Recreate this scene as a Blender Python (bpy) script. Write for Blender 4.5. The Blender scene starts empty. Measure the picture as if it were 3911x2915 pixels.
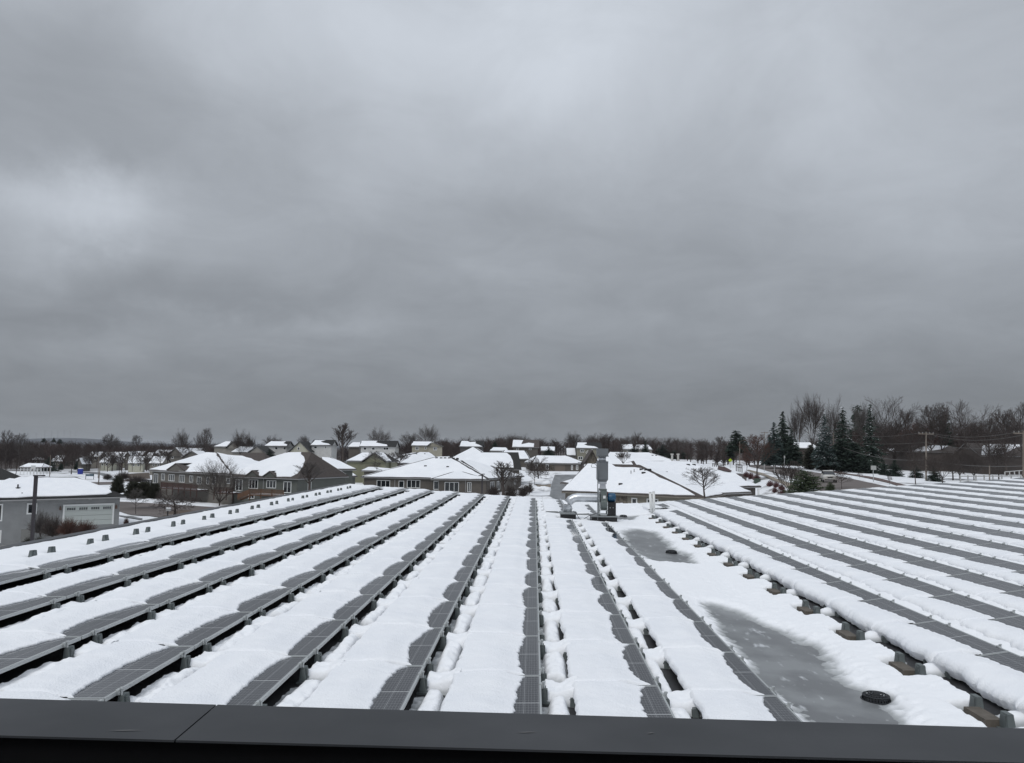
import bpy, math, random
import numpy as np
from mathutils import Vector, Matrix
sc = bpy.context.scene
COL = sc.collection
R = math.radians

# ------------------------------------------------------------------ camera
F, CX, CY = 3000.0, 1955.5, 1457.5          # focal length and centre in photo pixels (3911 x 2915)
CAMH = 8.3                                   # eye height above the street level (world z = 0)
HX, HY, ROLL = 2040.0, 1715.0, 0.012         # vanishing point of the panel rows and tilt of the horizon
fwdc = Vector((HX-CX, -(HY-CY), -F)).normalized()
d2 = Vector((HX-CX+1000, -(HY-CY)-1000*ROLL, -F))
upc = d2.cross(fwdc); upc.normalize()
if upc.y < 0: upc = -upc
rightc = fwdc.cross(upc)
M3 = Matrix((rightc, fwdc, upc))             # camera space -> world space
cam = bpy.data.cameras.new('camera'); camo = bpy.data.objects.new('camera', cam); COL.objects.link(camo)
camo.matrix_world = Matrix.Translation((0, 0, CAMH)) @ M3.to_4x4()
cam.sensor_width = 36.0; cam.lens = F*36.0/3911.0; cam.clip_start = 0.05; cam.clip_end = 20000
sc.camera = camo
CAMP = Vector((0, 0, CAMH))
sc.view_settings.view_transform = 'Standard'; sc.view_settings.look = 'None'
sc.view_settings.exposure = 0.0; sc.view_settings.gamma = 1.0
sc.cycles.max_bounces = 6; sc.cycles.diffuse_bounces = 3

def ray(px, py):
    return (M3 @ Vector((px-CX, -(py-CY), -F))).normalized()
def W(px, py, y):                            # point on the line of sight at depth y
    d = ray(px, py); return CAMP + d*(y/d.y)
def hitp(px, py, P, n):
    d = ray(px, py); return CAMP + d*((P-CAMP).dot(n)/d.dot(n))

# ------------------------------------------------------------------ world: overcast sky
SUN_EL, SUN_AZ = R(48), R(205)
w = bpy.data.worlds.new("World"); sc.world = w; w.use_nodes = True
nt = w.node_tree; nt.nodes.clear()
def wm(op, a, b=None, c=None):
    n = nt.nodes.new('ShaderNodeMath'); n.operation = op
    for i, v in enumerate((a, b, c)):
        if v is None: continue
        if isinstance(v, (int, float)): n.inputs[i].default_value = v
        else: nt.links.new(v, n.inputs[i])
    return n.outputs[0]
def wv(op, a, b=None):
    n = nt.nodes.new('ShaderNodeVectorMath'); n.operation = op
    for i, v in enumerate((a, b)):
        if v is None: continue
        if isinstance(v, (tuple, Vector)): n.inputs[i].default_value = tuple(v)
        else: nt.links.new(v, n.inputs[i])
    return n.outputs[1] if op == 'DOT_PRODUCT' else n.outputs[0]
tc = nt.nodes.new('ShaderNodeTexCoord'); D0 = tc.outputs['Generated']
def wnoise(vec, scale, detail, rough=.55, dist=0.0):
    n = nt.nodes.new('ShaderNodeTexNoise'); n.inputs['Scale'].default_value = scale
    n.inputs['Detail'].default_value = detail; n.inputs['Roughness'].default_value = rough
    n.inputs['Distortion'].default_value = dist
    nt.links.new(vec, n.inputs['Vector']); return n
nw = wnoise(D0, 4.5, 8, .6)
off = wv('SUBTRACT', nw.outputs['Color'], (.5, .5, .5))
sc_ = nt.nodes.new('ShaderNodeVectorMath'); sc_.operation = 'SCALE'; nt.links.new(off, sc_.inputs[0]); sc_.inputs['Scale'].default_value = 0.17
D1 = wv('ADD', D0, sc_.outputs[0])
sx = nt.nodes.new('ShaderNodeSeparateXYZ'); nt.links.new(D0, sx.inputs[0])
dz = wm('MAXIMUM', sx.outputs[2], 0.0)
den = wm('ADD', dz, 0.24)
cmb = nt.nodes.new('ShaderNodeCombineXYZ')
nt.links.new(wm('DIVIDE', sx.outputs[0], den), cmb.inputs[0]); nt.links.new(wm('DIVIDE', sx.outputs[1], den), cmb.inputs[1])
cn = wnoise(cmb.outputs[0], 1.25, 9, .58, .5)
cn2 = wnoise(cmb.outputs[0], 3.3, 10, .64, .8)
# base luminance by elevation (brighter overhead, as under a full overcast)
mr = nt.nodes.new('ShaderNodeFloatCurve')
cv = mr.mapping.curves[0]; cv.points[0].location = (0, .272); cv.points[1].location = (1, .88)
for x, y in ((.08, .282), (.2, .37), (.33, .455), (.45, .50), (.56, .56), (.75, .74)): cv.points.new(x, y)
mr.mapping.update(); nt.links.new(dz, mr.inputs['Value'])
lum = mr.outputs[0]
def blob(px, py, sa, sb, amp, rot=0.0):      # a lighter or darker cloud mass in a world direction
    global lum
    c = ray(px, py); u = Vector((0, 0, 1)).cross(c).normalized()*-1; v = u.cross(c)*-1
    cr, sr = math.cos(rot), math.sin(rot); U = (u*cr+v*sr)/sa; V = (v*cr-u*sr)/sb
    a = wv('DOT_PRODUCT', D1, U); b = wv('DOT_PRODUCT', D1, V)
    r2 = wm('ADD', wm('MULTIPLY', wm('SUBTRACT', a, c.dot(U)), wm('SUBTRACT', a, c.dot(U))), wm('MULTIPLY', wm('SUBTRACT', b, c.dot(V)), wm('SUBTRACT', b, c.dot(V))))
    g = wm('EXPONENT', wm('MULTIPLY', r2, -1.0))
    g = wm('MULTIPLY', g, wm('GREATER_THAN', sx.outputs[1], 0.0))
    lum = wm('MULTIPLY', lum, wm('ADD', wm('MULTIPLY', g, amp), 1.0))
O = 1.7649
for px, py, sa, sb, amp, rot in (
    (135, 455, .095, .04, .34, -.15), (230, 500, .06, .035, .16, -.3), (60, 540, .07, .05, .12, 0), (170, 400, .05, .02, .1, -.3), (120, 200, .20, .10, -.17, -.35), (360, 300, .17, .05, -.12, -.5), (80,120,.1,.07,-.1,0), (620,330,.10,.05,-.08,-.4),
    (560, 130, .13, .09, .16, -.5), (1000, 110, .26, .10, .17, 0), (1330, 60, .18, .09, .12, 0), (1230, 200, .16, .07, .06, 0), (1760, 240, .07, .16, .11, .3), (2130, 300, .13, .12, .08, 0), (1940,430,.08,.10,.08,-.4),
    (1080, 480, .28, .035, -.10, -.12), (1420, 560, .24, .045, -.14, -.14), (1950, 620, .22, .035, -.07, 0), (1180, 590, .18, .018, .10, -.12), (1400, 660, .15, .02, .05, 0),
    (500, 640, .22, .035, -.13, -.12), (200, 660, .18, .03, -.07, -.15), (620, 690, .14, .018, .09, -.05), (250, 735, .2, .02, .08, -.12), (760, 710, .1, .012, .05, 0), (1700, 660, .15, .02, .05, 0),
    (1650, 880, .7, .05, -.10, 0), (2050, 780, .2, .03, -.04, 0), (450, 810, .3, .02, -.04, 0), (1150, 900, .4, .03, -.05, 0), (950, 790, .3, .02, .03, 0)):
    blob(px*O, py*O, sa, sb, amp, rot)
lum = wm('MULTIPLY', lum, wm('ADD', wm('MULTIPLY', wm('SUBTRACT', cn.outputs['Fac'], .5), .38), 1.0))
lum = wm('MULTIPLY', lum, wm('ADD', wm('MULTIPLY', wm('SUBTRACT', cn2.outputs['Fac'], .5), .30), 1.0))
colr = nt.nodes.new('ShaderNodeCombineXYZ')
nt.links.new(wm('MULTIPLY', lum, .93), colr.inputs[0]); nt.links.new(wm('MULTIPLY', lum, 1.0), colr.inputs[1]); nt.links.new(wm('MULTIPLY', lum, 1.10), colr.inputs[2])
sky = nt.nodes.new('ShaderNodeTexSky'); sky.sky_type = 'NISHITA'; sky.sun_disc = False; sky.sun_elevation = SUN_EL; sky.sun_rotation = SUN_AZ
b1 = nt.nodes.new('ShaderNodeBackground'); nt.links.new(sky.outputs[0], b1.inputs[0]); b1.inputs[1].default_value = 0.05
b2 = nt.nodes.new('ShaderNodeBackground'); nt.links.new(colr.outputs[0], b2.inputs[0]); b2.inputs[1].default_value = 1.0
mx = nt.nodes.new('ShaderNodeMixShader'); mx.inputs[0].default_value = .96
nt.links.new(b1.outputs[0], mx.inputs[1]); nt.links.new(b2.outputs[0], mx.inputs[2])
wo = nt.nodes.new('ShaderNodeOutputWorld'); nt.links.new(mx.outputs[0], wo.inputs[0])

sl = bpy.data.lights.new('sun', 'SUN'); sl.energy = 1.15; sl.angle = R(25); sl.color = (1, .98, .95)
so = bpy.data.objects.new('sun', sl); COL.objects.link(so)
sdir = Vector((math.sin(SUN_AZ)*math.cos(SUN_EL), math.cos(SUN_AZ)*math.cos(SUN_EL), math.sin(SUN_EL)))
so.rotation_euler = sdir.to_track_quat('Z', 'Y').to_euler()

# ------------------------------------------------------------------ materials
MATS = {}
def mat(name, col, rough=.8, metal=0, col2=None, scale=4, detail=5, lo=.35, hi=.65, bump=0, bscale=30, spec=.5, stretch=None, emis=None):
    if name in MATS: return MATS[name]
    m = bpy.data.materials.new(name); m.use_nodes = True; t = m.node_tree; b = t.nodes['Principled BSDF']
    b.inputs['Base Color'].default_value = (*col, 1); b.inputs['Roughness'].default_value = rough
    b.inputs['Metallic'].default_value = metal; b.inputs['Specular IOR Level'].default_value = spec
    tcn = t.nodes.new('ShaderNodeTexCoord'); vec = tcn.outputs['Object']
    if stretch:
        mp = t.nodes.new('ShaderNodeMapping'); mp.inputs['Scale'].default_value = stretch; t.links.new(vec, mp.inputs[0]); vec = mp.outputs[0]
    if col2:
        n = t.nodes.new('ShaderNodeTexNoise'); n.inputs['Scale'].default_value = scale; n.inputs['Detail'].default_value = detail
        t.links.new(vec, n.inputs['Vector'])
        r = t.nodes.new('ShaderNodeValToRGB'); r.color_ramp.elements[0].position = lo; r.color_ramp.elements[1].position = hi
        r.color_ramp.elements[0].color = (*col, 1); r.color_ramp.elements[1].color = (*col2, 1)
        t.links.new(n.outputs['Fac'], r.inputs[0]); t.links.new(r.outputs[0], b.inputs['Base Color'])
    if bump:
        n2 = t.nodes.new('ShaderNodeTexNoise'); n2.inputs['Scale'].default_value = bscale; n2.inputs['Detail'].default_value = 4
        t.links.new(vec, n2.inputs['Vector'])
        bp = t.nodes.new('ShaderNodeBump'); bp.inputs['Strength'].default_value = bump; bp.inputs['Distance'].default_value = .02
        t.links.new(n2.outputs['Fac'], bp.inputs['Height']); t.links.new(bp.outputs[0], b.inputs['Normal'])
    MATS[name] = m; return m
def siding(name, col, pitch=.12):
    m = mat(name, col, .7, col2=tuple(c*.88 for c in col), scale=1.2); t = m.node_tree; b = t.nodes['Principled BSDF']
    tcn = t.nodes.new('ShaderNodeTexCoord'); wv_ = t.nodes.new('ShaderNodeTexWave'); wv_.wave_type = 'BANDS'; wv_.bands_direction = 'Z'
    wv_.wave_profile = 'SAW'; wv_.inputs['Scale'].default_value = .314/pitch; t.links.new(tcn.outputs['Object'], wv_.inputs['Vector'])
    bp = t.nodes.new('ShaderNodeBump'); bp.inputs['Strength'].default_value = .9; bp.inputs['Distance'].default_value = .03
    t.links.new(wv_.outputs['Fac'], bp.inputs['Height']); t.links.new(bp.outputs[0], b.inputs['Normal']); return m

SNOW = mat('snow', (.86, .875, .90), .75, col2=(.81, .83, .865), scale=1.6, bump=.7, bscale=45, spec=.2)
SNOWFAR = mat('snow_far', (.84, .855, .88), .8, col2=(.78, .80, .83), scale=.35, spec=.15)
SHINGLE = mat('shingle_dark', (.030, .028, .028), .85, col2=(.05, .046, .045), scale=6, bump=.4, bscale=14)
SHINGBR = mat('shingle_brown', (.050, .040, .036), .85, col2=(.075, .062, .056), scale=5, bump=.4, bscale=14)
SHINGBK = mat('shingle_black', (.012, .012, .012), .9, col2=(.022, .022, .022), scale=6)
WHITE = mat('white_trim', (.68, .69, .68), .5)
GREYTRIM = mat('grey_trim', (.26, .26, .26), .5)
PANE = mat('window_glass', (.012, .015, .018), .08, spec=.6)
BARK = mat('bark', (.075, .060, .052), .9, col2=(.045, .036, .032), scale=3)
TWIG = mat('twigs', (.060, .047, .042), .9)
TWIGG = mat('twigs_grey', (.095, .085, .08), .9)
TWIGR = mat('twigs_red', (.10, .045, .033), .9, col2=(.06, .035, .028), scale=2)
CONIF = mat('needles', (.014, .026, .018), .9, col2=(.030, .050, .036), scale=1.5)
CONIFB = mat('needles_blue', (.022, .040, .036), .9, col2=(.042, .062, .058), scale=1.5)
HEDGE = mat('hedge_leaves', (.020, .022, .013), .9, col2=(.040, .040, .024), scale=2)
CONCRETE = mat('concrete', (.30, .29, .27), .9, col2=(.36, .35, .33), scale=3)
GALV = mat('galvanised', (.68, .70, .72), .34, .75, col2=(.54, .56, .59), scale=3, stretch=(1, 1, 1))
ALU = mat('aluminium', (.50, .52, .52), .42, .6)
PGREY = mat('grey_plastic', (.125, .145, .145), .6, col2=(.095, .11, .11), scale=8)
BLACK = mat('black_metal', (.010, .010, .011), .45)
RUBBER = mat('black_membrane', (.014, .014, .015), .6, col2=(.03, .03, .032), scale=2, bump=.2, bscale=10)
POLEW = mat('pole_wood', (.20, .17, .145), .9, col2=(.14, .12, .10), scale=2, stretch=(3, 3, .3))

# ------------------------------------------------------------------ mesh helpers
def tag(o, label=None, cat=None, group=None, kind=None):
    if label: o['label'] = label
    if cat: o['category'] = cat
    if group: o['group'] = group
    if kind: o['kind'] = kind
    return o
def empty(name, loc, label=None, cat=None, group=None):
    o = bpy.data.objects.new(name, None); COL.objects.link(o); o.location = loc; o.empty_display_size = .2
    return tag(o, label, cat, group)
def mesh_np(name, V, Fc, m, parent=None, smooth=False, label=None, cat=None, group=None, kind=None, loc=None):
    me = bpy.data.meshes.new(name); V = np.asarray(V, dtype=np.float64)
    if parent is not None and loc is None: V = V-np.array(parent.location)
    if isinstance(Fc, np.ndarray):
        k = Fc.shape[1]; me.vertices.add(len(V)); me.vertices.foreach_set('co', V.astype(np.float32).ravel())
        me.loops.add(Fc.size); me.loops.foreach_set('vertex_index', Fc.astype(np.int32).ravel())
        me.polygons.add(len(Fc)); me.polygons.foreach_set('loop_start', np.arange(0, Fc.size, k, dtype=np.int32))
        me.update(calc_edges=True)
    else:
        me.from_pydata([tuple(v) for v in V], [], Fc)
    me.validate(); me.materials.append(m)
    if smooth: me.polygons.foreach_set('use_smooth', [True]*len(me.polygons))
    me.update()
    o = bpy.data.objects.new(name, me); COL.objects.link(o)
    if parent is not None: o.parent = parent
    return tag(o, label, cat, group, kind)
class MB:
    def __init__(s): s.v = []; s.f = []
    def add(s, vs, fs):
        n = len(s.v); s.v += [tuple(v) for v in vs]; s.f += [tuple(i+n for i in f) for f in fs]; return s
    def box(s, x0, x1, y0, y1, z0, z1, T=None, tx=0, ty=0):
        P = [Vector(p) for p in ((x0, y0, z0), (x1, y0, z0), (x1, y1, z0), (x0, y1, z0), (x0+tx, y0+ty, z1), (x1-tx, y0+ty, z1), (x1-tx, y1-ty, z1), (x0+tx, y1-ty, z1))]
        if T: P = [T @ p for p in P]
        return s.add(P, [(3, 2, 1, 0), (4, 5, 6, 7), (0, 1, 5, 4), (1, 2, 6, 5), (2, 3, 7, 6), (3, 0, 4, 7)])
    def tube(s, pts, rad, n=8, cap=True, T=None):
        pts = [Vector(p) for p in pts]
        if not hasattr(rad, '__len__'): rad = [rad]*len(pts)
        rings = []
        for i, p in enumerate(pts):
            t = (pts[min(i+1, len(pts)-1)]-pts[max(i-1, 0)])
            if t.length < 1e-9: t = Vector((0, 0, 1))
            t.normalize(); a = Vector((0, 0, 1)) if abs(t.z) < .9 else Vector((1, 0, 0))
            u = t.cross(a).normalized(); v = t.cross(u)
            rings.append([p+(u*math.cos(2*math.pi*k/n)+v*math.sin(2*math.pi*k/n))*rad[i] for k in range(n)])
        vs = [q for r in rings for q in r]
        if T: vs = [T @ q for q in vs]
        fs = [(i*n+k, i*n+(k+1) % n, (i+1)*n+(k+1) % n, (i+1)*n+k) for i in range(len(pts)-1) for k in range(n)]
        if cap: fs += [tuple(range(n))[::-1], tuple((len(pts)-1)*n+k for k in range(n))]
        return s.add(vs, fs)
    def slab(s, poly, th):                     # polygon given by 3D points (top), thickness th downward
        n = len(poly); P = [Vector(p) for p in poly]
        return s.add(P+[p-Vector((0, 0, th)) for p in P], [tuple(range(n)), tuple(range(n, 2*n))[::-1]]+[(i, i+n, (i+1) % n+n, (i+1) % n) for i in range(n)])
    def build(s, name, m, parent=None, smooth=False, **k):
        return mesh_np(name, s.v, s.f, m, parent, smooth, **k)
def Tr(loc, rz=0): return Matrix.Translation(loc) @ Matrix.Rotation(rz, 4, 'Z')
def copy_tree(o, loc=None, parent=None):
    c = o.copy(); COL.objects.link(c)
    if parent is not None: c.parent = parent
    if loc is not None: c.location = loc
    for ch in list(o.children): copy_tree(ch, None, c)
    return c
def h2(ix, iy, s=0):
    n = (ix.astype(np.int64)*374761393+iy.astype(np.int64)*668265263+s*974634777) & 0x7fffffff
    n = ((n ^ (n >> 13))*1274126177) & 0x7fffffff
    return ((n ^ (n >> 16)) & 0xffff)/65535.0
def vn(x, y, s=0):
    x = np.asarray(x, float); y = np.asarray(y, float)
    ix, iy = np.floor(x), np.floor(y); fx, fy = x-ix, y-iy; fx = fx*fx*(3-2*fx); fy = fy*fy*(3-2*fy)
    a, b, c, d = h2(ix, iy, s), h2(ix+1, iy, s), h2(ix, iy+1, s), h2(ix+1, iy+1, s)
    return (a*(1-fx)+b*fx)*(1-fy)+(c*(1-fx)+d*fx)*fy
def fbm(x, y, s=0, o=4):
    r = 0; a = .5; 
    for i in range(o): r = r+a*vn(x*2**i, y*2**i, s+i); a *= .5
    return r
def ss(x, a, b):
    t = np.clip((np.asarray(x, float)-a)/(b-a), 0, 1); return t*t*(3-2*t)
def grid_faces(n, m, base=0):
    i, j = np.meshgrid(np.arange(n-1), np.arange(m-1), indexing='ij')
    a = (i*m+j).ravel()+base; return np.stack([a, a+m, a+m+1, a+1], 1)
ORD = ['', 'first', 'second', 'third', 'fourth', 'fifth', 'sixth', 'seventh', 'eighth', 'ninth', 'tenth', 'eleventh', 'twelfth', 'thirteenth', 'fourteenth', 'fifteenth', 'sixteenth', 'seventeenth', 'eighteenth', 'nineteenth', 'twentieth', 'twenty-first', 'twenty-second']

# ------------------------------------------------------------------ terrain
def zg(x, y):
    x = np.asarray(x, float); y = np.asarray(y, float)
    z = -.9*ss(-x, 22, 34)*ss(y, 88, 104)
    z = z-2.6*ss(-x, 30, 110)*ss(y, 140, 290)
    z = z-1.5*(1-ss(np.hypot(x+51, y-70), 3, 14))
    z = z+ss(x, 32, 42.5)*ss(y, 60, 100)*(3.75-1.1*ss(x, 60, 88)*(1-ss(y, 160, 230)))
    z = z+ss(x, 110, 260)*1.5
    z = z+3.4*ss(y, 160, 330)*ss(x, -110, -72)*(1-ss(x, 34, 62))
    z = z-.4*ss(np.hypot(x, y), 420, 900)
    return z
def G(px, py, up=0.0):                       # line of sight meets the ground
    d = ray(px, py); t = 5.0
    for _ in range(4000):
        p = CAMP+d*t
        if p.z <= float(zg(p.x, p.y))+up: break
        t += .25+t*.001
    return Vector((p.x, p.y, float(zg(p.x, p.y))+up))

# ================================================================== the flat roof with the solar rows
Y0J, PITCH, LP = 9.63, 1.396, 2.0
VAL = 4.45; ROOFY1 = 45.5; XL, XR = -10.62, 33.0
def roofz(X):
    X = np.asarray(X, float); return np.where(X < VAL, CAMH-(2.903+.0629*X), CAMH-(3.535-.079*X))
rz = lambda X: float(roofz(X))
bld = empty('flat_roof_building', (0, 24, 0), 'low building under the flat snowy roof that carries the solar rows', 'building')
m = MB()
for a, b in ((XL, VAL), (VAL, XR)):
    m.add([(a, 2.45, rz(a)), (b, 2.45, rz(b)), (b, ROOFY1, rz(b)), (a, ROOFY1, rz(a))], [(0, 1, 2, 3)])
m.build('roof_membrane', RUBBER, bld)
m = MB()
for x in (XL-.2, XR):
    m.box(x, x+.2, 2.45, ROOFY1, -2.4, rz(max(XL, min(XR, x)))-.02)
m.add([(XL, ROOFY1, -2.4), (XR, ROOFY1, -2.4), (XR, ROOFY1, rz(XR)-.02), (VAL, ROOFY1, rz(VAL)-.02), (XL, ROOFY1, rz(XL)-.02)], [(0, 1, 2, 3, 4)])
m.build('wall', mat('dark_wall', (.06, .058, .06), .8), bld)
DKM = mat('dark_coping', (.050, .052, .057), .5, col2=(.058, .060, .064), scale=1.3, spec=.4)
m = MB(); zt = CAMH-2.114
m.box(XL-.26, XL, 2.45, ROOFY1+.2, zt-.3, zt)
m.build('edge_coping', DKM, bld)
m = MB(); nX = 40
xs = np.linspace(XL, XR, nX)
for i in range(nX-1):
    a, b = xs[i], xs[i+1]
    za, zb = rz(a)+.03, rz(b)+.03
    m.add([(a, ROOFY1, za), (b, ROOFY1, zb), (b, ROOFY1+.12, zb), (a, ROOFY1+.12, za), (a, ROOFY1, za-.3), (b, ROOFY1, zb-.3), (b, ROOFY1+.12, zb-.3), (a, ROOFY1+.12, za-.3)],
          [(0, 1, 2, 3), (4, 5, 1, 0), (7, 3, 2, 6)])
m.build('edge_coping', DKM, bld)

# the dark parapet right in front of the camera
par = empty('parapet_wall', (0, 2.23, 0), 'dark grey metal capped parapet running across the foreground', 'parapet')
ct = CAMH-.8
CAPM = mat('cap_metal', (.024, .026, .029), .5, col2=(.040, .042, .046), scale=2.2, detail=7, spec=.35)
PZ = Vector((0, 0, ct)); UP = Vector((0, 0, 1))
capx = lambda px, near, dy=0: hitp(px, (2809+.0268*px if near else 2667+.0294*px)+dy, PZ, UP)
INNER = mat('inner_shade_black', (.004, .004, .0045), .9, spec=.1)  # black membrane, with the shade below the cap put into its colour
def prism(pts, z0, z1):
    n_ = len(pts); return MB().add([(p.x, p.y, z1) for p in pts]+[(p.x, p.y, z0) for p in pts], [tuple(range(n_)), tuple(range(n_, 2*n_))[::-1]]+[(i, i+n_, (i+1) % n_+n_, (i+1) % n_) for i in range(n_)])
sf, sn = capx(828, False), capx(668, True); gx_ = Vector((.0025, 0, 0))
for quad in ((capx(-4500, True), sn-gx_, sf-gx_, capx(-4500, False)), (sn+gx_, capx(8500, True), capx(8500, False), sf+gx_)):
    prism(quad, ct-.006, ct).build('coping_cap', CAPM, par)
ins = Vector((0, .035, 0)); A_, B_, C_, D_ = capx(-4500, True)+ins, capx(8500, True)+ins, capx(8500, False)-ins, capx(-4500, False)-ins
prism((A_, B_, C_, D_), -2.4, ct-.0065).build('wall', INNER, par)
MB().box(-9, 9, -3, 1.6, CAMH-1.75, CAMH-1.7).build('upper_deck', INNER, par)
# small scuff marks on the cap
SC = mat('scuff', (.10, .10, .10), .7)
for px, py, l in ((2010, 2797, .03), (2485, 2800, .012), (480, 2790, .05)):
    d = W(px, py, 1); p = hitp(px, py, Vector((0, 0, ct+.0015)), Vector((0, 0, 1)))
    MB().add([(p.x-l, p.y-.002, ct+.0015), (p.x-l*.2, p.y-.004, ct+.0015), (p.x+l, p.y+.004, ct+.0015), (p.x+.2*l, p.y+.006, ct+.0015)], [(0, 1, 2, 3)]).build('scuff_mark', SC, par)

# ------------------------------------------------------------------ solar panel prototype
def cellmat():
    m = bpy.data.materials.new('solar_cells'); m.use_nodes = True; t = m.node_tree; b = t.nodes['Principled BSDF']
    tcn = t.nodes.new('ShaderNodeTexCoord'); s = t.nodes.new('ShaderNodeSeparateXYZ'); t.links.new(tcn.outputs['Object'], s.inputs[0])
    def mm(op, a, c):
        n = t.nodes.new('ShaderNodeMath'); n.operation = op
        for i, v in enumerate((a, c)):
            if isinstance(v, (int, float)): n.inputs[i].default_value = v
            else: t.links.new(v, n.inputs[i])
        return n.outputs[0]
    def line(c, o, pitch, wd):
        f = mm('FRACT', mm('DIVIDE', mm('SUBTRACT', c, o), pitch), 0)
        a = mm('ABSOLUTE', mm('SUBTRACT', f, .5), 0); return mm('GREATER_THAN', a, .5-wd/pitch/2)
    X, Y = s.outputs[0], s.outputs[1]
    l = mm('MAXIMUM', line(X, .032, .156, .0045), line(Y, .03, .0805, .0035))
    l2 = mm('MULTIPLY', line(X, .032+.0156, .0312, .0016), .55)
    mid = mm('LESS_THAN', mm('ABSOLUTE', mm('SUBTRACT', Y, .99), 0), .009)
    l = mm('MAXIMUM', mm('MULTIPLY', l, .6), mm('MAXIMUM', l2, mid))
    mixn = t.nodes.new('ShaderNodeMix'); mixn.data_type = 'RGBA'; t.links.new(l, mixn.inputs[0])
    nz = t.nodes.new('ShaderNodeTexNoise'); nz.inputs['Scale'].default_value = 1.5; t.links.new(tcn.outputs['Object'], nz.inputs[0])
    rr = t.nodes.new('ShaderNodeValToRGB'); rr.color_ramp.elements[0].color = (.026, .028, .034, 1); rr.color_ramp.elements[1].color = (.040, .043, .049, 1); t.links.new(nz.outputs[0], rr.inputs[0])
    t.links.new(rr.outputs[0], mixn.inputs[6]); mixn.inputs[7].default_value = (.42, .43, .44, 1)
    t.links.new(mixn.outputs[2], b.inputs['Base Color']); b.inputs['Roughness'].default_value = .07; b.inputs['IOR'].default_value = 1.45
    return m
CELLS = cellmat()
panel = empty('solar_panel', (0, 0, -50), None, 'solar panel', 'solar panels in long rows on the flat roof')
fr = MB()
for a in ((0, 1, 0, .022), (0, 1, 1.958, 1.98), (0, .022, .022, 1.958), (.978, 1, .022, 1.958)): fr.box(*a, -.038, 0)
def local(o): o.parent = panel; return o
p_frame = local(fr.build('frame', ALU)); 
p_glass = local(MB().box(.022, .978, .022, 1.958, -.030, -.003).build('cell_glass', CELLS))
def bracket_mb(w=.15, h=.165, d=.075):
    m = MB(); m.box(-d/2, d/2, -w/2, w/2, -h, 0, None, .012, .018)
    m.box(-d/2-.03, d/2+.03, -w/2-.02, w/2+.02, -h-.012, -h+.012)
    m.box(-d/2-.0, d/2+.006, -.03, .03, -h+.03, -.02)
    m.tube([(d/2+.012, 0, -h+.05), (d/2+.02, 0, -h+.05)], .010, 6)
    return m
BRK = bracket_mb()
me_b = BRK.build('support_bracket', PGREY).data
bpy.data.objects.remove(bpy.data.objects['support_bracket'])
cl = MB(); cl.box(-.02, .022, -.035, .035, -.04, .012); cl.tube([(.03, 0, -.09), (.03, 0, .02)], .012, 8); cl.tube([(.03, 0, .015), (.03, 0, .03)], .022, 6)
me_c = cl.build('clamp', ALU).data; bpy.data.objects.remove(bpy.data.objects['clamp'])
def inst(name, me, parent, loc=(0, 0, 0)):
    o = bpy.data.objects.new(name, me); COL.objects.link(o); o.location = loc
    if parent is not None: o.parent = parent
    return o

rows = []                                    # (X of high edge, H, tilt, first joint, last joint, side, number)
TL, TR = math.atan(.024), math.atan(.158)
for k in range(2, -7, -1):
    X, H = .106+PITCH*k, 2.69+.0878*k
    st = {2: 5.63, 1: 5.63, 0: 5.63, -1: 5.63, -2: 5.63, -3: 5.63, -4: 7.63, -5: 9.63, -6: 11.63}[k]
    rows.append((X, H, TL, st, 'L', 3-k))
for j in range(0, 15):
    X, H = 6.77+PITCH*j, 2.78-.1103*j
    st = Y0J+2*math.floor(((X-1)/.624-Y0J)/2); st = max(st, 7.63)
    rows.append((X, H, TR, st, 'R', j+1))
PAN = []                                     # every panel: low-edge near corner, tilt, side, row number, index
cnt = 0
for X, H, tl, st, side, rn in rows:
    n = int(round((43.63-st)/2)); idx = 0
    for i in range(n):
        y = st+2*i
        if side == 'L' and rn == 2 and 31.0 < y < 35: continue
        if side == 'L' and rn == 1 and (31.0 < y < 35 or y > 41): continue
        if side == 'R' and rn == 1 and (37 < y < 39 or y > 41): continue
        idx += 1; xl, zl = X-math.cos(tl), CAMH-H-math.sin(tl)
        e = panel if cnt == 0 else empty('solar_panel', (0, 0, 0), None, 'solar panel', panel['group'])
        e.location = (xl, y+.01, zl); e.rotation_euler = (0, -tl, 0)
        if side == 'R' and rn == 1 and y > 39: e.rotation_euler = (0, -tl-.03, 0)
        e['label'] = '%s solar panel from the near end in the %s row %s of the drain strip' % (ORD[idx], ORD[rn], 'left' if side == 'L' else 'right')
        if cnt > 0:
            inst('frame', p_frame.data, e); inst('cell_glass', p_glass.data, e)
        if (side == 'L' and y < 36) or (side == 'R' and y < 24):
            for u in (.29, 1.69):
                b = inst('support_bracket', me_b, e, (1.03, u, -.045)); inst('clamp', me_c, e, (1.0, u-.04, 0))
                if y < 22 and not (side == 'R' and rn > 1): inst('support_bracket', me_b, e, (-.035, u, -.035))
        PAN.append((xl, y, zl, tl, side, rn, idx)); cnt += 1
print('panels', cnt)

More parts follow.
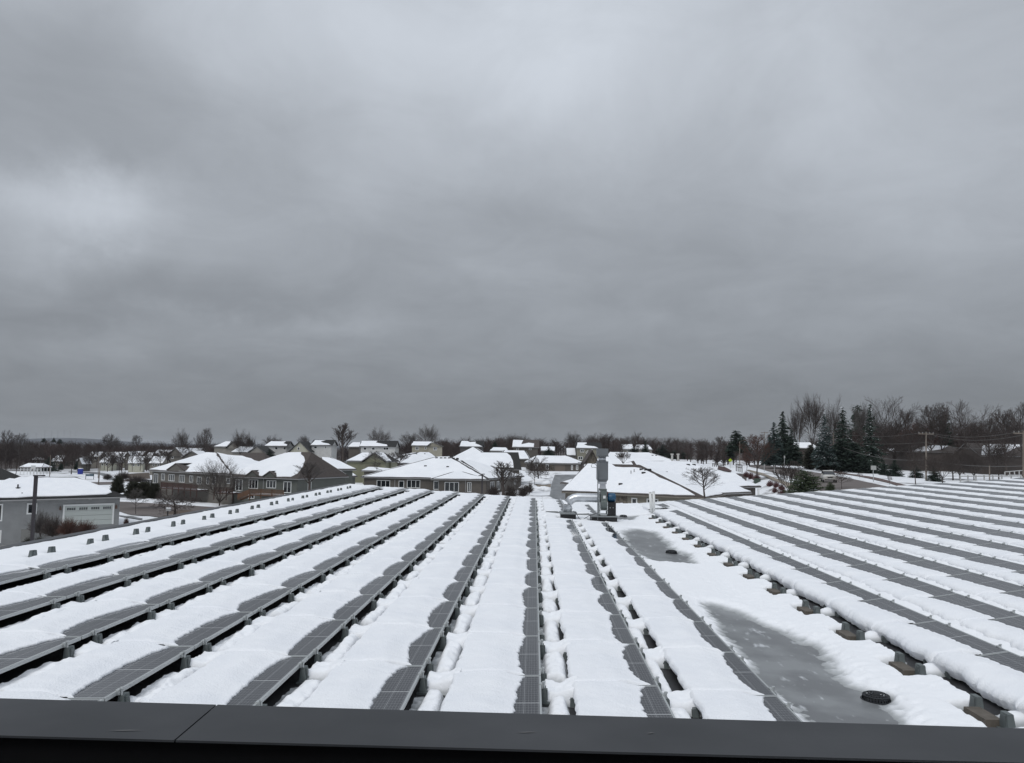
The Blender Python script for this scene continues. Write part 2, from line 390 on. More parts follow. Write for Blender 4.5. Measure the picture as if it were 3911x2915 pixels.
# ------------------------------------------------------------------ snow lying on the panels
DM = {1: (.27, .21), 2: (.27, .20), 3: (.28, .21), 4: (.31, .215), 5: (.34, .235), 6: (.375, .26), 7: (.42, .30), 8: (.48, .35), 9: (.55, .41)}
VS, FS, nb = [], [], 0
for xl, y, zl, tl, side, rn, idx in PAN:
    nu, nv = (96, 56) if y < 14 else (48, 30) if y < 22 else (26, 18) if y < 32 else (16, 14)
    a = np.linspace(0, 1, nv); t = .5-.5*np.cos(np.pi*a); b = np.linspace(0, 1, nu); s = .5-.5*np.cos(np.pi*(.12+.76*b)); s = (s-s[0])/(s[-1]-s[0])
    s, t = np.meshgrid(s, t, indexing='ij')
    sd = rn*13+(500 if side == 'R' else 0); yy = y+s*2
    if side == 'L':
        dm, dt = DM[rn]; sk = s**(.75+.3*h2(np.array(idx), np.array(rn), 3)); dt = dt*(.75+.5*h2(np.array(idx), np.array(rn), 8))
        dark = dt+(dm-dt)*(1-np.abs(2*sk-1)**2.6)+.05*(vn(yy*1.7, sk*0, sd)-.5)-.045*(np.exp(-s/.03)+np.exp(-(1-s)/.05)); Tn = .075; vl0 = -.045; r1 = .05; rl = .05
        dark = dark+.05*(vn(np.full_like(s, idx), np.full_like(s, rn), 5)-.5)
    else:
        dm = .41 if rn == 1 else .48 if rn == 2 else .53 if rn < 6 else .57
        dark = dm-.06+.11*s**1.3+.045*np.exp(-((s-.97)/.05)**2)+.03*(vn(yy*1.1, s*0, sd)-.5); Tn = .125 if rn == 1 else .07; vl0 = -.11 if rn == 1 else -.07; r1 = .07; rl = .13
    fine = fbm(yy*14, np.full_like(s, rn), sd+3, 3)-.44
    vR = 1-dark+.065*fine
    vL = vl0+(.05 if side == 'L' else .10)*(fbm(yy*4, np.full_like(s, rn), sd+9, 4)-.47)*1.6
    v = vL+(vR-vL)*t
    hw = ss(v, .48, .66)
    uN = -.004+.036*hw; uF = 1.998+.006-.040*hw
    wob = .02*(fbm(v*9, np.full_like(s, y), sd+5, 3)-.45)*hw
    u = uN+wob+(uF-uN)*s
    dl, dr = (v-vL), (vR-v)
    pl = np.sqrt(np.clip(1-(1-np.clip(dl/rl, 0, 1))**2, 0, 1)); pr = np.sqrt(np.clip(1-(1-np.clip(dr/.03, 0, 1))**2, 0, 1))*(.30+.70*ss(dr, 0, .33))
    du = np.minimum(u-uN, uF-u); pu = np.sqrt(np.clip(1-(1-np.clip(np.abs(du)/.07, 0, 1))**2, 0, 1)); pu = 1-(1-pu)*(.72+.28*hw)
    h = Tn*(.80+.4*vn(yy*.9, v*2, sd+1))*pl*pr*pu+.026*(fbm(yy*5, v*5, sd, 4)-.45)*pl*pr*pu+.006*(fbm(yy*22, v*22, sd, 2)-.37)*pr*pl
    h = np.where(t <= 0, -.055 if side == 'L' else -.10, h); h = np.where(t >= 1, -.004, h)
    edge = (s <= 0)|(s >= 1); h = np.where(edge & (v > .62), -.004, h)
    # rounded, lumpy low side
    inx = np.where(t <= 0, .045, 0)
    v = v+inx
    Xw = xl+v*math.cos(tl)-h*math.sin(tl); Zw = zl+v*math.sin(tl)+h*math.cos(tl); Yw = y+u
    VS.append(np.stack([Xw, Yw, Zw], -1).reshape(-1, 3)); FS.append(grid_faces(nu, nv, nb)); nb += nu*nv
mesh_np('panel_snow', np.concatenate(VS), np.concatenate(FS)[:, ::-1], SNOW, None, True, 'white snow blankets lying over the left part of every solar panel', 'snow', None, 'stuff')

# ------------------------------------------------------------------ snow on the roof itself (valley, margin and the gaps between rows)
def toroof(pts, X0=4.4):
    out = []
    for px, py in pts:
        n = Vector((.0629, 0, 1)) if px < 3000 else Vector((.0629, 0, 1))
        p = hitp(px, py, Vector((VAL, 0, rz(VAL)+.02)), Vector((.03, 0, 1))); out.append((p.x, p.y))
    return np.array(out)
POND = [toroof([(2720, 2322), (2800, 2345), (2900, 2392), (3060, 2462), (3130, 2520), (3185, 2600), (3260, 2640), (3330, 2668), (3345, 2700), (3380, 2760), (3430, 2830), (3200, 2830), (3120, 2760), (3050, 2700), (2960, 2640), (2870, 2520), (2790, 2430)]),
        toroof([(2399, 2036), (2440, 2026), (2483, 2036), (2523, 2070), (2552, 2101), (2610, 2125), (2625, 2155), (2560, 2150), (2508, 2148), (2454, 2119), (2412, 2076)]),
        toroof([(2330, 1990), (2350, 1970), (2420, 1975), (2400, 1990)])]
def sdist(P, x, y):
    ins = np.zeros(x.shape, bool); d = np.full(x.shape, 1e9); n = len(P)
    for i in range(n):
        a, b = P[i], P[(i+1) % n]
        c = ((a[1] > y) != (b[1] > y)) & (x < (b[0]-a[0])*(y-a[1])/(b[1]-a[1]+1e-12)+a[0]); ins ^= c
        ab = b-a; t = np.clip(((x-a[0])*ab[0]+(y-a[1])*ab[1])/(ab@ab+1e-12), 0, 1)
        d = np.minimum(d, np.hypot(x-a[0]-t*ab[0], y-a[1]-t*ab[1]))
    return np.where(ins, -d, d)
def ygrid(y0, y1, f=.0022, mn=.018):
    ys = [y0]
    while ys[-1] < y1: ys.append(ys[-1]+max(mn, f*ys[-1]))
    ys[-1] = y1; return np.array(ys)
RV, RF, RT = [], [], []; rb = 0
def patch(xs, ys, fn, thin=True):
    global rb
    X, Y = np.meshgrid(xs, ys, indexing='ij'); T = fn(X, Y)
    RV.append(np.stack([X, Y, roofz(X)+T], -1).reshape(-1, 3)); RF.append(grid_faces(len(xs), len(ys), rb))
    RT.append((1-ss(T, .003, .075)).ravel() if thin else np.zeros(X.size)); rb += X.size
def ju(Y): return np.mod(Y-Y0J, 2.0)         # distance past the last joint
def gapfn(k, side):
    Xh = (.106+PITCH*k) if side == 'L' else (6.77+PITCH*k)
    sd = int(k+20)*7+(300 if side == 'R' else 0)
    def fn(X, Y):
        x = X-Xh; u = ju(Y); uc = np.minimum(u, 2-u)  # nearness to the joint
        un = np.where(u > 1, u-2, u)
        n1 = fbm(X*6, Y*6, sd, 4)-.47; n2 = fbm(X*17, Y*17, sd+2, 3)-.44; nj = vn(np.floor((Y-Y0J+1)/2), Y*0, sd)
        if side == 'R':
            lev = .10+.06*np.clip(x/.4, 0, 1)+.05*n1+.02*n2
            slit = ss(.17-x+.10*n1, 0, .08)*ss(fbm(Y*1.6, Y*0+k, sd+4, 3), .40, .52)*ss(uc, .3, .5)
            return lev*(1-slit)
        bw = .27+.05*nj
        br = (1-ss(np.abs(un+.05+.03*n1), bw-.09, bw))
        sag = .055*np.sin(np.clip(x/.396, 0, 1)*np.pi)
        hb = (.15+.05*np.clip(x/.4, 0, 1)-sag*.9+.07*n1+.03*n2)
        hb = np.where(x < .055+.02*n1, hb*ss(x, .015, .055), hb)
        wd = .135 if k <= 0 else .125; cx = .195 if k <= 0 else .13; wd = wd*(.75+.5*vn(Y*1.3, Y*0, sd+6))
        lx = np.abs(x-cx-.015*n1)/wd
        prof = np.clip(1-lx**3.2, 0, 1)**.6
        la = ss(2+un-np.where(un > 0, 2, 0), 0, 1)  # unused
        e0 = .22+.18*nj; e1 = 1.48+.14*vn(np.floor((Y-Y0J)/2), Y*0, sd+9); ends = ss(u+.15*n1, e0, e0+.10)*(1-ss(u+.15*n2, e1, e1+.10))
        lh = (.125+.05*(nj-.5)+.11*n1+.035*n2)*prof*ends
        chip = ((.03 if k > -3 else .075)+.07*n1+.035*n2)*(1-ss(x, .06, .18))*ss(u, .25, .4)*(1-ss(u, 1.4, 1.6))
        return np.maximum(np.maximum(hb*br, lh), np.maximum(chip, 0))-.004
    return fn, Xh
for k in range(2-1, -7, -1):
    fn, Xh = gapfn(k, 'L'); st = max(5.5, abs(Xh)/.70)
    if k == 1:
        patch(np.linspace(Xh-.02, Xh+.44, 24), ygrid(st, 31.8), fn); patch(np.linspace(Xh-.02, Xh+.44, 16), ygrid(35.5, 43.6, .004), fn)
    else: patch(np.linspace(Xh-.02, Xh+.44, 24 if k > -4 else 14), ygrid(st, 43.7, .0022 if k > -4 else .004), fn)
for j in range(0, 14):
    fn, Xh = gapfn(j, 'R'); st = max(7, Xh/.64-1)
    patch(np.linspace(Xh-.02, Xh+.44, 16 if j < 3 else 7), ygrid(st, 43.7, .003 if j < 3 else .006), fn)
def fmargin(X, Y):
    u = ju(Y); un = np.where(u > 1, u-2, u)
    T = .10+.04*(fbm(X*1.5, Y*1.5, 4)-.45)+.015*(fbm(X*9, Y*9, 6)-.45)
    d = np.minimum(np.hypot((X+9.80)*1.3, un-.3), np.hypot((X+9.80)*1.3, un+.3)); return T-.06*np.exp(-(d/.16)**2)
patch(np.linspace(XL, -9.05, 34), ygrid(11, ROOFY1, .003), fmargin)
def fvalley(X, Y):
    u = ju(Y); un = np.where(u > 1, u-2, u)
    n1 = fbm(X*1.6, Y*1.6, 31, 4)-.47; n2 = fbm(X*9, Y*9, 33, 3)-.44; n3 = fbm(X*30, Y*30, 35, 2)-.37
    T = .125+.05*n1+.02*n2+.006*n3
    for P, w_ in zip(POND, (.55, .7, .6)):
        d = sdist(P, X, Y)+.26*n1+.09*n2+.02*n3
        T = np.minimum(T, -.012+.135*ss(d, -.10, w_)+.05*n2*ss(d, -.15, .1))
    # bare trench under the low edge of the first right-hand row, cut round the brackets and blocks
    ed = 5.52-.10*np.cos(un*np.pi)*0+.10*n1+.05*n2
    ed = np.where((un > -.95) & (un < .95), ed-.13*np.exp(-((un+.05)/.42)**4), ed)
    br = ss(np.abs(un-.0)-.0, .30, .0)*0
    tr = ss(X-ed, -.075, .0)
    T = T*(1-tr)
    blk = np.maximum(np.abs(X-5.30)-.13, np.abs(un)-.42); T = T*ss(blk+.03*n2, .0, .09)
    back = (1-ss(np.abs(un+.02+.1*n1), .04, .24))*ss(X+.1*n2, 5.40, 5.62)  # snow bridge up to the panel
    T = np.maximum(T, back*(.105+.09*n1+.04*n2))
    T = np.where(Y > 38, np.maximum(T, .07), T)
    # first left row: snow bank against the high edge
    T = T*ss(X-(.106+2*PITCH)-.02+.03*n2, .0, .12)*np.where(Y > 32, 1, 1)+np.where(Y > 31.7, .05*(1-ss(X, 2.9, 3.1)), 0)
    for dx, dy_, r in DRN: T = T*ss(np.hypot(X-dx, Y-dy_), r*.9, r*1.5+.03)
    return T-.003
DRN = []
for px, py in ((3346, 2657), (2564, 2101), (2381, 1963)):
    p = hitp(px, py+10, Vector((VAL, 0, rz(VAL)+.03)), Vector((0, 0, 1))); DRN.append((p.x, p.y, .16))
patch(np.linspace(2.88, 5.95, 130), ygrid(6.5, ROOFY1), fvalley)
def fopen(X, Y):
    n = fbm(X*2, Y*2, 77, 4)-.47
    T = .13+.06*n
    for cx0, cx1, cy0, cy1 in ((2.35, 3.75, 33.1, 34.5), (1.05, 1.95, 33.1, 34.1)):
        d = np.maximum(np.maximum(cx0-X, X-cx1), np.maximum(cy0-Y, Y-cy1)); T = T*ss(d, -.02, .10)
    return T
patch(np.linspace(.16, 2.95, 60), ygrid(31.75, 35.58, .002), fopen)
patch(np.linspace(1.5, 2.95, 20), ygrid(41.7, ROOFY1, .003), fopen)
patch(np.linspace(-9.4, 2.95, 120), ygrid(43.68, ROOFY1, .003), lambda X, Y: .08+.05*(fbm(X*2, Y*2, 78)-.4))
patch(np.linspace(5.8, 33, 120), ygrid(43.68, ROOFY1, .006), lambda X, Y: .05+.03*(fbm(X*2, Y*2, 79)-.4))
patch(np.linspace(5.7, 6.9, 16), ygrid(37.6, 39.7, .004), lambda X, Y: .12+.05*(fbm(X*2, Y*2, 80)-.4))
RSN = bpy.data.materials.new('roof_snow_slush'); RSN.use_nodes = True
_t = RSN.node_tree; _b = _t.nodes['Principled BSDF']; _b.inputs['Roughness'].default_value = .7; _b.inputs['Specular IOR Level'].default_value = .2
_a = _t.nodes.new('ShaderNodeAttribute'); _a.attribute_name = 'thin'
_m = _t.nodes.new('ShaderNodeMix'); _m.data_type = 'RGBA'; _m.inputs[6].default_value = (.86, .875, .90, 1); _m.inputs[7].default_value = (.33, .345, .35, 1)
_t.links.new(_a.outputs['Fac'], _m.inputs[0]); _t.links.new(_m.outputs[2], _b.inputs['Base Color'])
_n = _t.nodes.new('ShaderNodeTexNoise'); _n.inputs['Scale'].default_value = 55; _n.inputs['Detail'].default_value = 4
_p = _t.nodes.new('ShaderNodeBump'); _p.inputs['Strength'].default_value = .35; _p.inputs['Distance'].default_value = .02
_c = _t.nodes.new('ShaderNodeTexCoord'); _t.links.new(_c.outputs['Object'], _n.inputs[0]); _t.links.new(_n.outputs[0], _p.inputs['Height']); _t.links.new(_p.outputs[0], _b.inputs['Normal'])
rs = mesh_np('roof_snow', np.concatenate(RV), np.concatenate(RF), RSN, None, True, 'white snow covering the roof between the solar rows and down the drain strip', 'snow', None, 'stuff')
at = rs.data.attributes.new('thin', 'FLOAT', 'POINT'); at.data.foreach_set('value', np.concatenate(RT).astype(np.float32))

# ice and meltwater in the drain strip
ICE = mat('grey_ice', (.125, .13, .135), .30, col2=(.21, .22, .225), scale=1.3, detail=6, lo=.42, hi=.62, spec=.5)
_t = ICE.node_tree; _b = _t.nodes['Principled BSDF']; _n = _t.nodes.new('ShaderNodeTexNoise'); _n.inputs['Scale'].default_value = 3.2; _n.inputs['Detail'].default_value = 3
_r = _t.nodes.new('ShaderNodeValToRGB'); _r.color_ramp.elements[0].position = .63; _r.color_ramp.elements[1].position = .76
_mp = _t.nodes.new('ShaderNodeMapping'); _mp.inputs['Scale'].default_value = (2.2, .8, 1); _tc = _t.nodes.new('ShaderNodeTexCoord'); _t.links.new(_tc.outputs['Object'], _mp.inputs[0]); _t.links.new(_mp.outputs[0], _n.inputs[0]); _t.links.new(_n.outputs[0], _r.inputs[0])
_m = _t.nodes.new('ShaderNodeMix'); _m.data_type = 'RGBA'; _src = _b.inputs['Base Color'].links[0].from_socket
_t.links.new(_r.outputs[0], _m.inputs[0]); _t.links.new(_src, _m.inputs[6]); _m.inputs[7].default_value = (.5, .52, .54, 1); _t.links.new(_m.outputs[2], _b.inputs['Base Color'])
m = MB()
for P in POND:
    c = P.mean(0); Q = c+(P-c)*1.25
    x0, x1, y0, y1 = max(3.0, Q[:, 0].min()), min(5.4, Q[:, 0].max()), max(6.4, Q[:, 1].min()), Q[:, 1].max()
    m.add([(x0, y0, rz(x0)+.004), (VAL, y0, rz(VAL)+.004), (VAL, y1, rz(VAL)+.004), (x0, y1, rz(x0)+.004)], [(0, 1, 2, 3)])
    if x1 > VAL: m.add([(VAL, y0, rz(VAL)+.004), (x1, y0, rz(x1)+.004), (x1, y1, rz(x1)+.004), (VAL, y1, rz(VAL)+.004)], [(0, 1, 2, 3)])
m.build('ice', ICE, None, kind='structure')

# ------------------------------------------------------------------ free brackets and ballast blocks along the first right row and the left margin
bk = 0
BLK = mat('brown_concrete', (.125, .108, .09), .9, col2=(.085, .075, .062), scale=9)
for i in range(14):
    yj = Y0J+2*i; 
    if i == 0: pass
    for q, s_ in (('nearer', -.31), ('farther', .31)):
        X = 5.37; o = inst('racking_bracket', me_b, None, (X, yj+s_, rz(X)+.205)); o.scale = (1.25, 1.25, 1.15)
        tag(o, '%s grey bracket of the %s pair up the right side of the drain strip' % (q, ORD[i+1]), 'bracket', 'grey racking brackets standing in snow beside the drain strip')
    m = MB(); m.box(-.11, .09, -.235, .235, 0, .10, None, .004, .004); o = m.build('ballast_block', BLK); o.location = (5.28, yj, rz(5.28)+.005)
    tag(o, 'brown concrete ballast block inside the %s bracket pair beside the drain strip' % ORD[i+1], 'ballast block', 'brown ballast blocks beside the drain strip')
for i in range(2, 17):
    yj = Y0J+2*i
    for q, s_ in (('nearer', -.30), ('farther', .30)):
        X = -9.78; o = inst('racking_bracket', me_b, None, (X, yj+s_, rz(X)+.205+random.uniform(-.015, .01))); o.scale = (1.1, 1.1, 1); o.rotation_euler = (random.uniform(-.05, .05), random.uniform(-.06, .06), random.uniform(-.15, .15))
        tag(o, '%s grey bracket of the %s pair along the left roof edge' % (q, ORD[i-1]), 'bracket', 'grey racking brackets in snow along the left roof edge')

# ------------------------------------------------------------------ roof drains
DR = mat('cast_iron', (.018, .020, .024), .55)
for (x, y, r), lb in zip(DRN, ('black domed roof drain by the nearest icy puddle', 'black domed roof drain beside the middle puddle', 'small black roof drain farthest away near the exhaust fan')):
    e = empty('roof_drain', (x, y, rz(x)), lb, 'roof drain', 'roof drains along the roof valley')
    m = MB(); m.tube([(x, y, rz(x)+.0), (x, y, rz(x)+.02)], .19, 24); m.build('drain_ring', DR, e)
    m = MB()
    for a in range(28):
        an = a*math.tau/28; c, s_ = math.cos(an), math.sin(an)
        m.tube([(x+.165*c, y+.165*s_, rz(x)+.02), (x+.158*c, y+.158*s_, rz(x)+.065), (x+.12*c, y+.12*s_, rz(x)+.082)], .009, 4)
    for rr, zz in ((.16, .066), (.125, .082), (.085, .09), (.045, .094)):
        m.tube([(x+rr*math.cos(a), y+rr*math.sin(a), rz(x)+zz) for a in np.linspace(0, math.tau, 25)], .009, 5, False)
    for a in range(4):
        an = a*math.pi/2+.3; m.tube([(x, y, rz(x)+.094), (x+.13*math.cos(an), y+.13*math.sin(an), rz(x)+.08)], .009, 4)
    m.build('dome_strainer', DR, e, True)

# ------------------------------------------------------------------ exhaust fan with its duct
FY = 33.3
def q(zx, zy, y=FY):
    p = W(2100+zx/4.3475, 1680+zy/4.3475, y); return p.x, p.z
fan = empty('exhaust_fan', (q(900, 1385)[0], FY+.4, rz(3.0)), 'tall grey exhaust fan stack with round galvanised duct and blue motor', 'exhaust fan')
def qbox(m, x0, y0, x1, y1, d0, d1, tx=0):
    a, zt_ = q(x0, y0); b, zb = q(x1, y1); m.box(a, b, FY+d0, FY+d1, zb, zt_, None, tx, tx); return m
GF = mat('grey_paint_metal', (.15, .165, .175), .5, col2=(.13, .14, .15), scale=2)
m = MB(); a, zt_ = q(697, 1290); b, _ = q(1120, 1290); m.box(a, b, FY, FY+1.1, rz(2.3)-.2, zt_); m.build('curb', BLACK, fan)
m = MB(); qbox(m, 690, 1262, 1124, 1289, -.04, 1.14); qbox(m, 660, 1258, 720, 1275, .3, .6); m.build('curb_cap', mat('cap_grey', (.22, .235, .24), .5), fan)
m = MB(); a, zt_ = q(180, 1240); b, _ = q(435, 1240); m.box(a, b, FY, FY+.65, rz(a)-.1, zt_); m.build('curb', BLACK, fan)
m = MB(); qbox(m, 165, 1205, 450, 1240, -.04, .69); m.build('curb_cap', MATS['cap_grey'], fan)
m = MB(); qbox(m, 790, 145, 975, 275, .08, .55); qbox(m, 783, 268, 980, 281, .05, .58); m.build('rain_hood', GF, fan)
m = MB(); x0, z0 = q(815, 275); x1, z1 = q(945, 365); m.tube([((x0+x1)/2, FY+.32, z1), ((x0+x1)/2, FY+.32, z0)], (x1-x0)/2, 20); m.build('stack_neck', GALV, fan, True)
m = MB(); qbox(m, 790, 365, 972, 660, .08, .55); xa, za = q(790, 660); xb, zb = q(972, 660); xc, zc = q(818, 705); xd, _ = q(944, 705)
m.add([(xa, FY+.08, za), (xb, FY+.08, za), (xb, FY+.55, za), (xa, FY+.55, za), (xc, FY+.15, zc), (xd, FY+.15, zc), (xd, FY+.48, zc), (xc, FY+.48, zc)], [(0, 1, 5, 4), (1, 2, 6, 5), (2, 3, 7, 6), (3, 0, 4, 7)])
qbox(m, 786, 358, 976, 368, .06, .57); m.build('silencer_box', GF, fan)
m = MB(); qbox(m, 822, 700, 948, 740, .14, .5); qbox(m, 838, 740, 940, 822, .16, .47, .02); m.build('transition_duct', GALV, fan)
m = MB(); qbox(m, 828, 818, 952, 850, .12, .5); qbox(m, 850, 850, 950, 1045, .0, .5); cxx, czz = q(900, 1060)
x0, z0 = q(855, 1060); x1, _ = q(948, 1060)
ring = [(czz-0+0, 0)]
rr = .30
m.tube([(x0, FY+.28, czz), (x1, FY+.28, czz)], rr, 28); m.build('fan_housing', mat('fan_green', (.115, .135, .13), .5), fan)
m = MB(); qbox(m, 884, 928, 926, 976, -.012, -.002); m.build('label_plate', WHITE, fan)
m = MB()
for x in (824, 950): qbox(m, x, 1035, x+14, 1258, .0, .06); qbox(m, x, 1035, x+14, 1258, .5, .56)
qbox(m, 824, 1165, 964, 1178, .0, .05); qbox(m, 824, 1236, 964, 1258, 0, .56); qbox(m, 800, 810, 812, 1258, .1, .16); qbox(m, 818, 830, 828, 1250, .1, .16)
m.build('support_frame', ALU, fan)
m = MB(); x0, z0 = q(968, 965); x1, _ = q(1105, 965); r_ = .19
m.tube([(x0, FY+.3, z0), (x0+.04, FY+.3, z0), (x1-.06, FY+.3, z0), (x1-.015, FY+.3, z0), (x1, FY+.3, z0)], [r_*.8, r_, r_, r_*.85, r_*.6], 24)
m.build('motor', mat('blue_paint', (.015, .075, .15), .4), fan, True)
m = MB(); qbox(m, 958, 868, 972, 960, .2, .3); m.build('motor_bracket', mat('red_paint', (.12, .02, .03), .5), fan)
m = MB(); qbox(m, 965, 1042, 1100, 1256, .05, .6); m.build('motor_guard', BLACK, fan)
m = MB()
for x in (1003, 1053): a, z_ = q(x, 1131); m.tube([(a, FY+.05, z_), (a, FY+.03, z_)], .018, 10)
m.build('bolt', ALU, fan)
# round duct: horizontal run, elbow, drop into the small curb
xs_, zs_ = q(845, 972); xe, ze = q(470, 972); xd_, zd = q(300, 1100); _, zb = q(300, 1208)
rad = .182; pth = [(xs_, FY+.28, zs_)]
segs = 9
for i in range(segs+1): pth.append((xs_+(xe-xs_)*i/segs, FY+.28, zs_))
for a in (22, 45, 68):
    rr2 = (xe-xd_); pth.append((xe-rr2*math.sin(R(a)), FY+.28, zs_-(zs_-zd)*(1-math.cos(R(a)))))
pth += [(xd_, FY+.28, zd), (xd_, FY+.28, zb)]
m = MB(); m.tube(pth[1:], rad, 28); m.build('round_duct', GALV, fan, True)
m = MB()
for i in list(range(1, segs+1))+[segs+2, segs+3, segs+4]:
    p = Vector(pth[min(i+1, len(pth)-1)]); t = (Vector(pth[min(i+2, len(pth)-1)])-Vector(pth[i])).normalized(); m.tube([p-t*.008, p+t*.008], rad+.008, 28, False)
m.build('duct_seam', GALV, fan, True)
m = MB(); a, z0 = q(797, 470); _, z1 = q(797, 1330); m.tube([(a, FY+.0, z1), (a, FY+.0, z0)], .02, 8)
a2, z2 = q(700, 400); a3, z3 = q(687, 430); a4, z4 = q(730, 455); a5, z5 = q(790, 470)
m.tube([(q(800, 440)[0], FY+.1, q(0, 440)[1]), (q(745, 398)[0], FY+.1, z2+.01), (a2, FY+.05, z2), (a3, FY, z3), (q(700, 452)[0], FY, q(0, 452)[1]), (a4, FY, z4), (a5, FY, z5)], .012, 6)
m.build('conduit', GF, fan)
m = MB(); m.tube([(q(x, y)[0], FY-.05, q(x, y)[1]) for x, y in ((385, 1190), (420, 1200), (450, 1245), (490, 1310), (540, 1330), (600, 1290), (650, 1260), (720, 1240), (780, 1215))], .012, 6); m.build('cable', BLACK, fan)
m = MB(); qbox(m, 175, 985, 190, 1000, .3, .33); a, z0 = q(180, 985); b, z1 = q(235, 1075); m.tube([(a, FY+.3, z0), (b, FY+.3, z1)], .02, 6); m.build('stay_rod', GALV, fan)

# two white vent pipes
for i, (zx, lb, tl_) in enumerate(((1330, 'left one of two white plastic vent pipes sticking up from the roof', 14), (1367, 'right one of two white plastic vent pipes, slightly taller', 4))):
    yv = 38.4; t = W(2000+zx/2.7539, 1560+(880 if i == 0 else 874)/2.7539, yv); b = W(2000+(zx+tl_)/2.7539, 1560+1068/2.7539, yv); b.z = rz(b.x)
    m = MB(); m.tube([b, t], .065, 16); m.tube([t-(t-b)*.0, t-(t-b)*.03], .07, 16)
    m.build('vent_pipe', mat('white_pvc', (.72, .73, .72), .5), None, True, label=lb, cat='vent pipe', group='white vent pipes by the first right row')
# a scrap of paper or snow chip on a panel

# ================================================================== ground
def gm():
    m = mat('ground_snow', (.80, .815, .84), .85, col2=(.74, .755, .78), scale=.08)
    t = m.node_tree; b = t.nodes['Principled BSDF']; src = b.inputs['Base Color'].links[0].from_socket
    tcn = t.nodes.new('ShaderNodeTexCoord'); n = t.nodes.new('ShaderNodeTexNoise'); n.inputs['Scale'].default_value = .11; n.inputs['Detail'].default_value = 9; n.inputs['Roughness'].default_value = .65
    t.links.new(tcn.outputs['Object'], n.inputs[0]); r = t.nodes.new('ShaderNodeValToRGB'); r.color_ramp.elements[0].position = .56; r.color_ramp.elements[1].position = .66
    t.links.new(n.outputs[0], r.inputs[0]); mx_ = t.nodes.new('ShaderNodeMix'); mx_.data_type = 'RGBA'; t.links.new(r.outputs[0], mx_.inputs[0]); t.links.new(src, mx_.inputs[6])
    mx_.inputs[7].default_value = (.055, .045, .032, 1)
    ln = t.nodes.new('ShaderNodeVectorMath'); ln.operation = 'LENGTH'; t.links.new(tcn.outputs['Object'], ln.inputs[0])
    n2 = t.nodes.new('ShaderNodeTexNoise'); n2.inputs['Scale'].default_value = .02; n2.inputs['Detail'].default_value = 6; t.links.new(tcn.outputs['Object'], n2.inputs[0])
    ad = t.nodes.new('ShaderNodeMath'); ad.operation = 'MULTIPLY_ADD'; t.links.new(n2.outputs[0], ad.inputs[0]); ad.inputs[1].default_value = 160; t.links.new(ln.outputs['Value'], ad.inputs[2])
    mr_ = t.nodes.new('ShaderNodeMapRange'); mr_.inputs['From Min'].default_value = 470; mr_.inputs['From Max'].default_value = 500; t.links.new(ad.outputs[0], mr_.inputs[0])
    m2_ = t.nodes.new('ShaderNodeMix'); m2_.data_type = 'RGBA'; t.links.new(mr_.outputs[0], m2_.inputs[0]); t.links.new(mx_.outputs[2], m2_.inputs[6]); m2_.inputs[7].default_value = (.045, .034, .03, 1)
    t.links.new(m2_.outputs[2], b.inputs['Base Color']); return m
def axis(lim):
    a = [0.0]
    while a[-1] < lim: a.append(a[-1]+max(2.5, a[-1]*.022))
    return np.array(a)
ax = axis(7000); gx = np.concatenate([-ax[:0:-1], ax]); gy = np.concatenate([-axis(400)[:0:-1], ax])
Xg, Yg = np.meshgrid(gx, gy, indexing='ij'); Zg = zg(Xg, Yg)
mesh_np('ground', np.stack([Xg, Yg, Zg], -1).reshape(-1, 3), grid_faces(len(gx), len(gy)), gm(), None, True, kind='structure')
def strip(name, Lp, Rp, m, up=.06, n=8, kind='structure'):
    L = [G(*p) for p in Lp]; Q = [G(*p) for p in Rp]
    def rs_(P):
        out = []
        for i in range(len(P)-1):
            for k in range(n): out.append(P[i].lerp(P[i+1], k/n))
        return out+[P[-1]]
    A, B = rs_(L), rs_(Q); vs = []
    for a, b in zip(A, B):
        for k in range(7):
            p = a.lerp(b, k/6); vs.append((p.x, p.y, float(zg(p.x, p.y))+up))
    return mesh_np(name, vs, grid_faces(len(A), 7), m, None, True, kind=kind)
ASPH = mat('asphalt', (.105, .088, .082), .8, col2=(.135, .115, .107), scale=.5, stretch=(.3, 1, 1))
ASPW = mat('wet_asphalt', (.065, .07, .075), .35, col2=(.17, .175, .18), scale=.5, detail=8, stretch=(1.5, .25, 1))
PATH = mat('path_brown', (.12, .085, .075), .9, col2=(.09, .06, .055), scale=.5)
TANP = mat('path_tan', (.22, .19, .155), .9)
strip('road', [(2860, 1777), (2909, 1776), (2954, 1782), (3009, 1789), (3054, 1796), (3120, 1806), (3181, 1817), (3253, 1830), (3362, 1854), (3480, 1884)],
      [(2863, 1783.5), (2880, 1787), (2900, 1791), (2936, 1802), (2972, 1811), (3009, 1820), (3040, 1831), (3080, 1850), (3150, 1885), (3260, 1930)], ASPH)
strip('footpath', [(3139, 1795), (3222, 1806.6), (3314, 1820), (3400, 1839), (3480, 1860)], [(3144, 1798.5), (3222, 1812), (3314, 1828), (3400, 1848), (3470, 1872)], PATH, .07)
strip('pavement', [(2860, 1795), (2912, 1808), (2960, 1828), (3012, 1845), (3060, 1868)], [(2850, 1797), (2905, 1816), (2945, 1833), (2990, 1851), (3020, 1872)], TANP, .07)
strip('street', [(2119, 1814), (2106, 1850), (2101, 1887), (2090, 1925)], [(2225, 1814), (2236, 1850), (2240, 1887), (2250, 1925)], ASPW)
strip('driveway', [(2045, 1850), (2062, 1852), (2075, 1853), (2104, 1850)], [(2045, 1858), (2062, 1861), (2080, 1862), (2104, 1862)], TANP, .07)
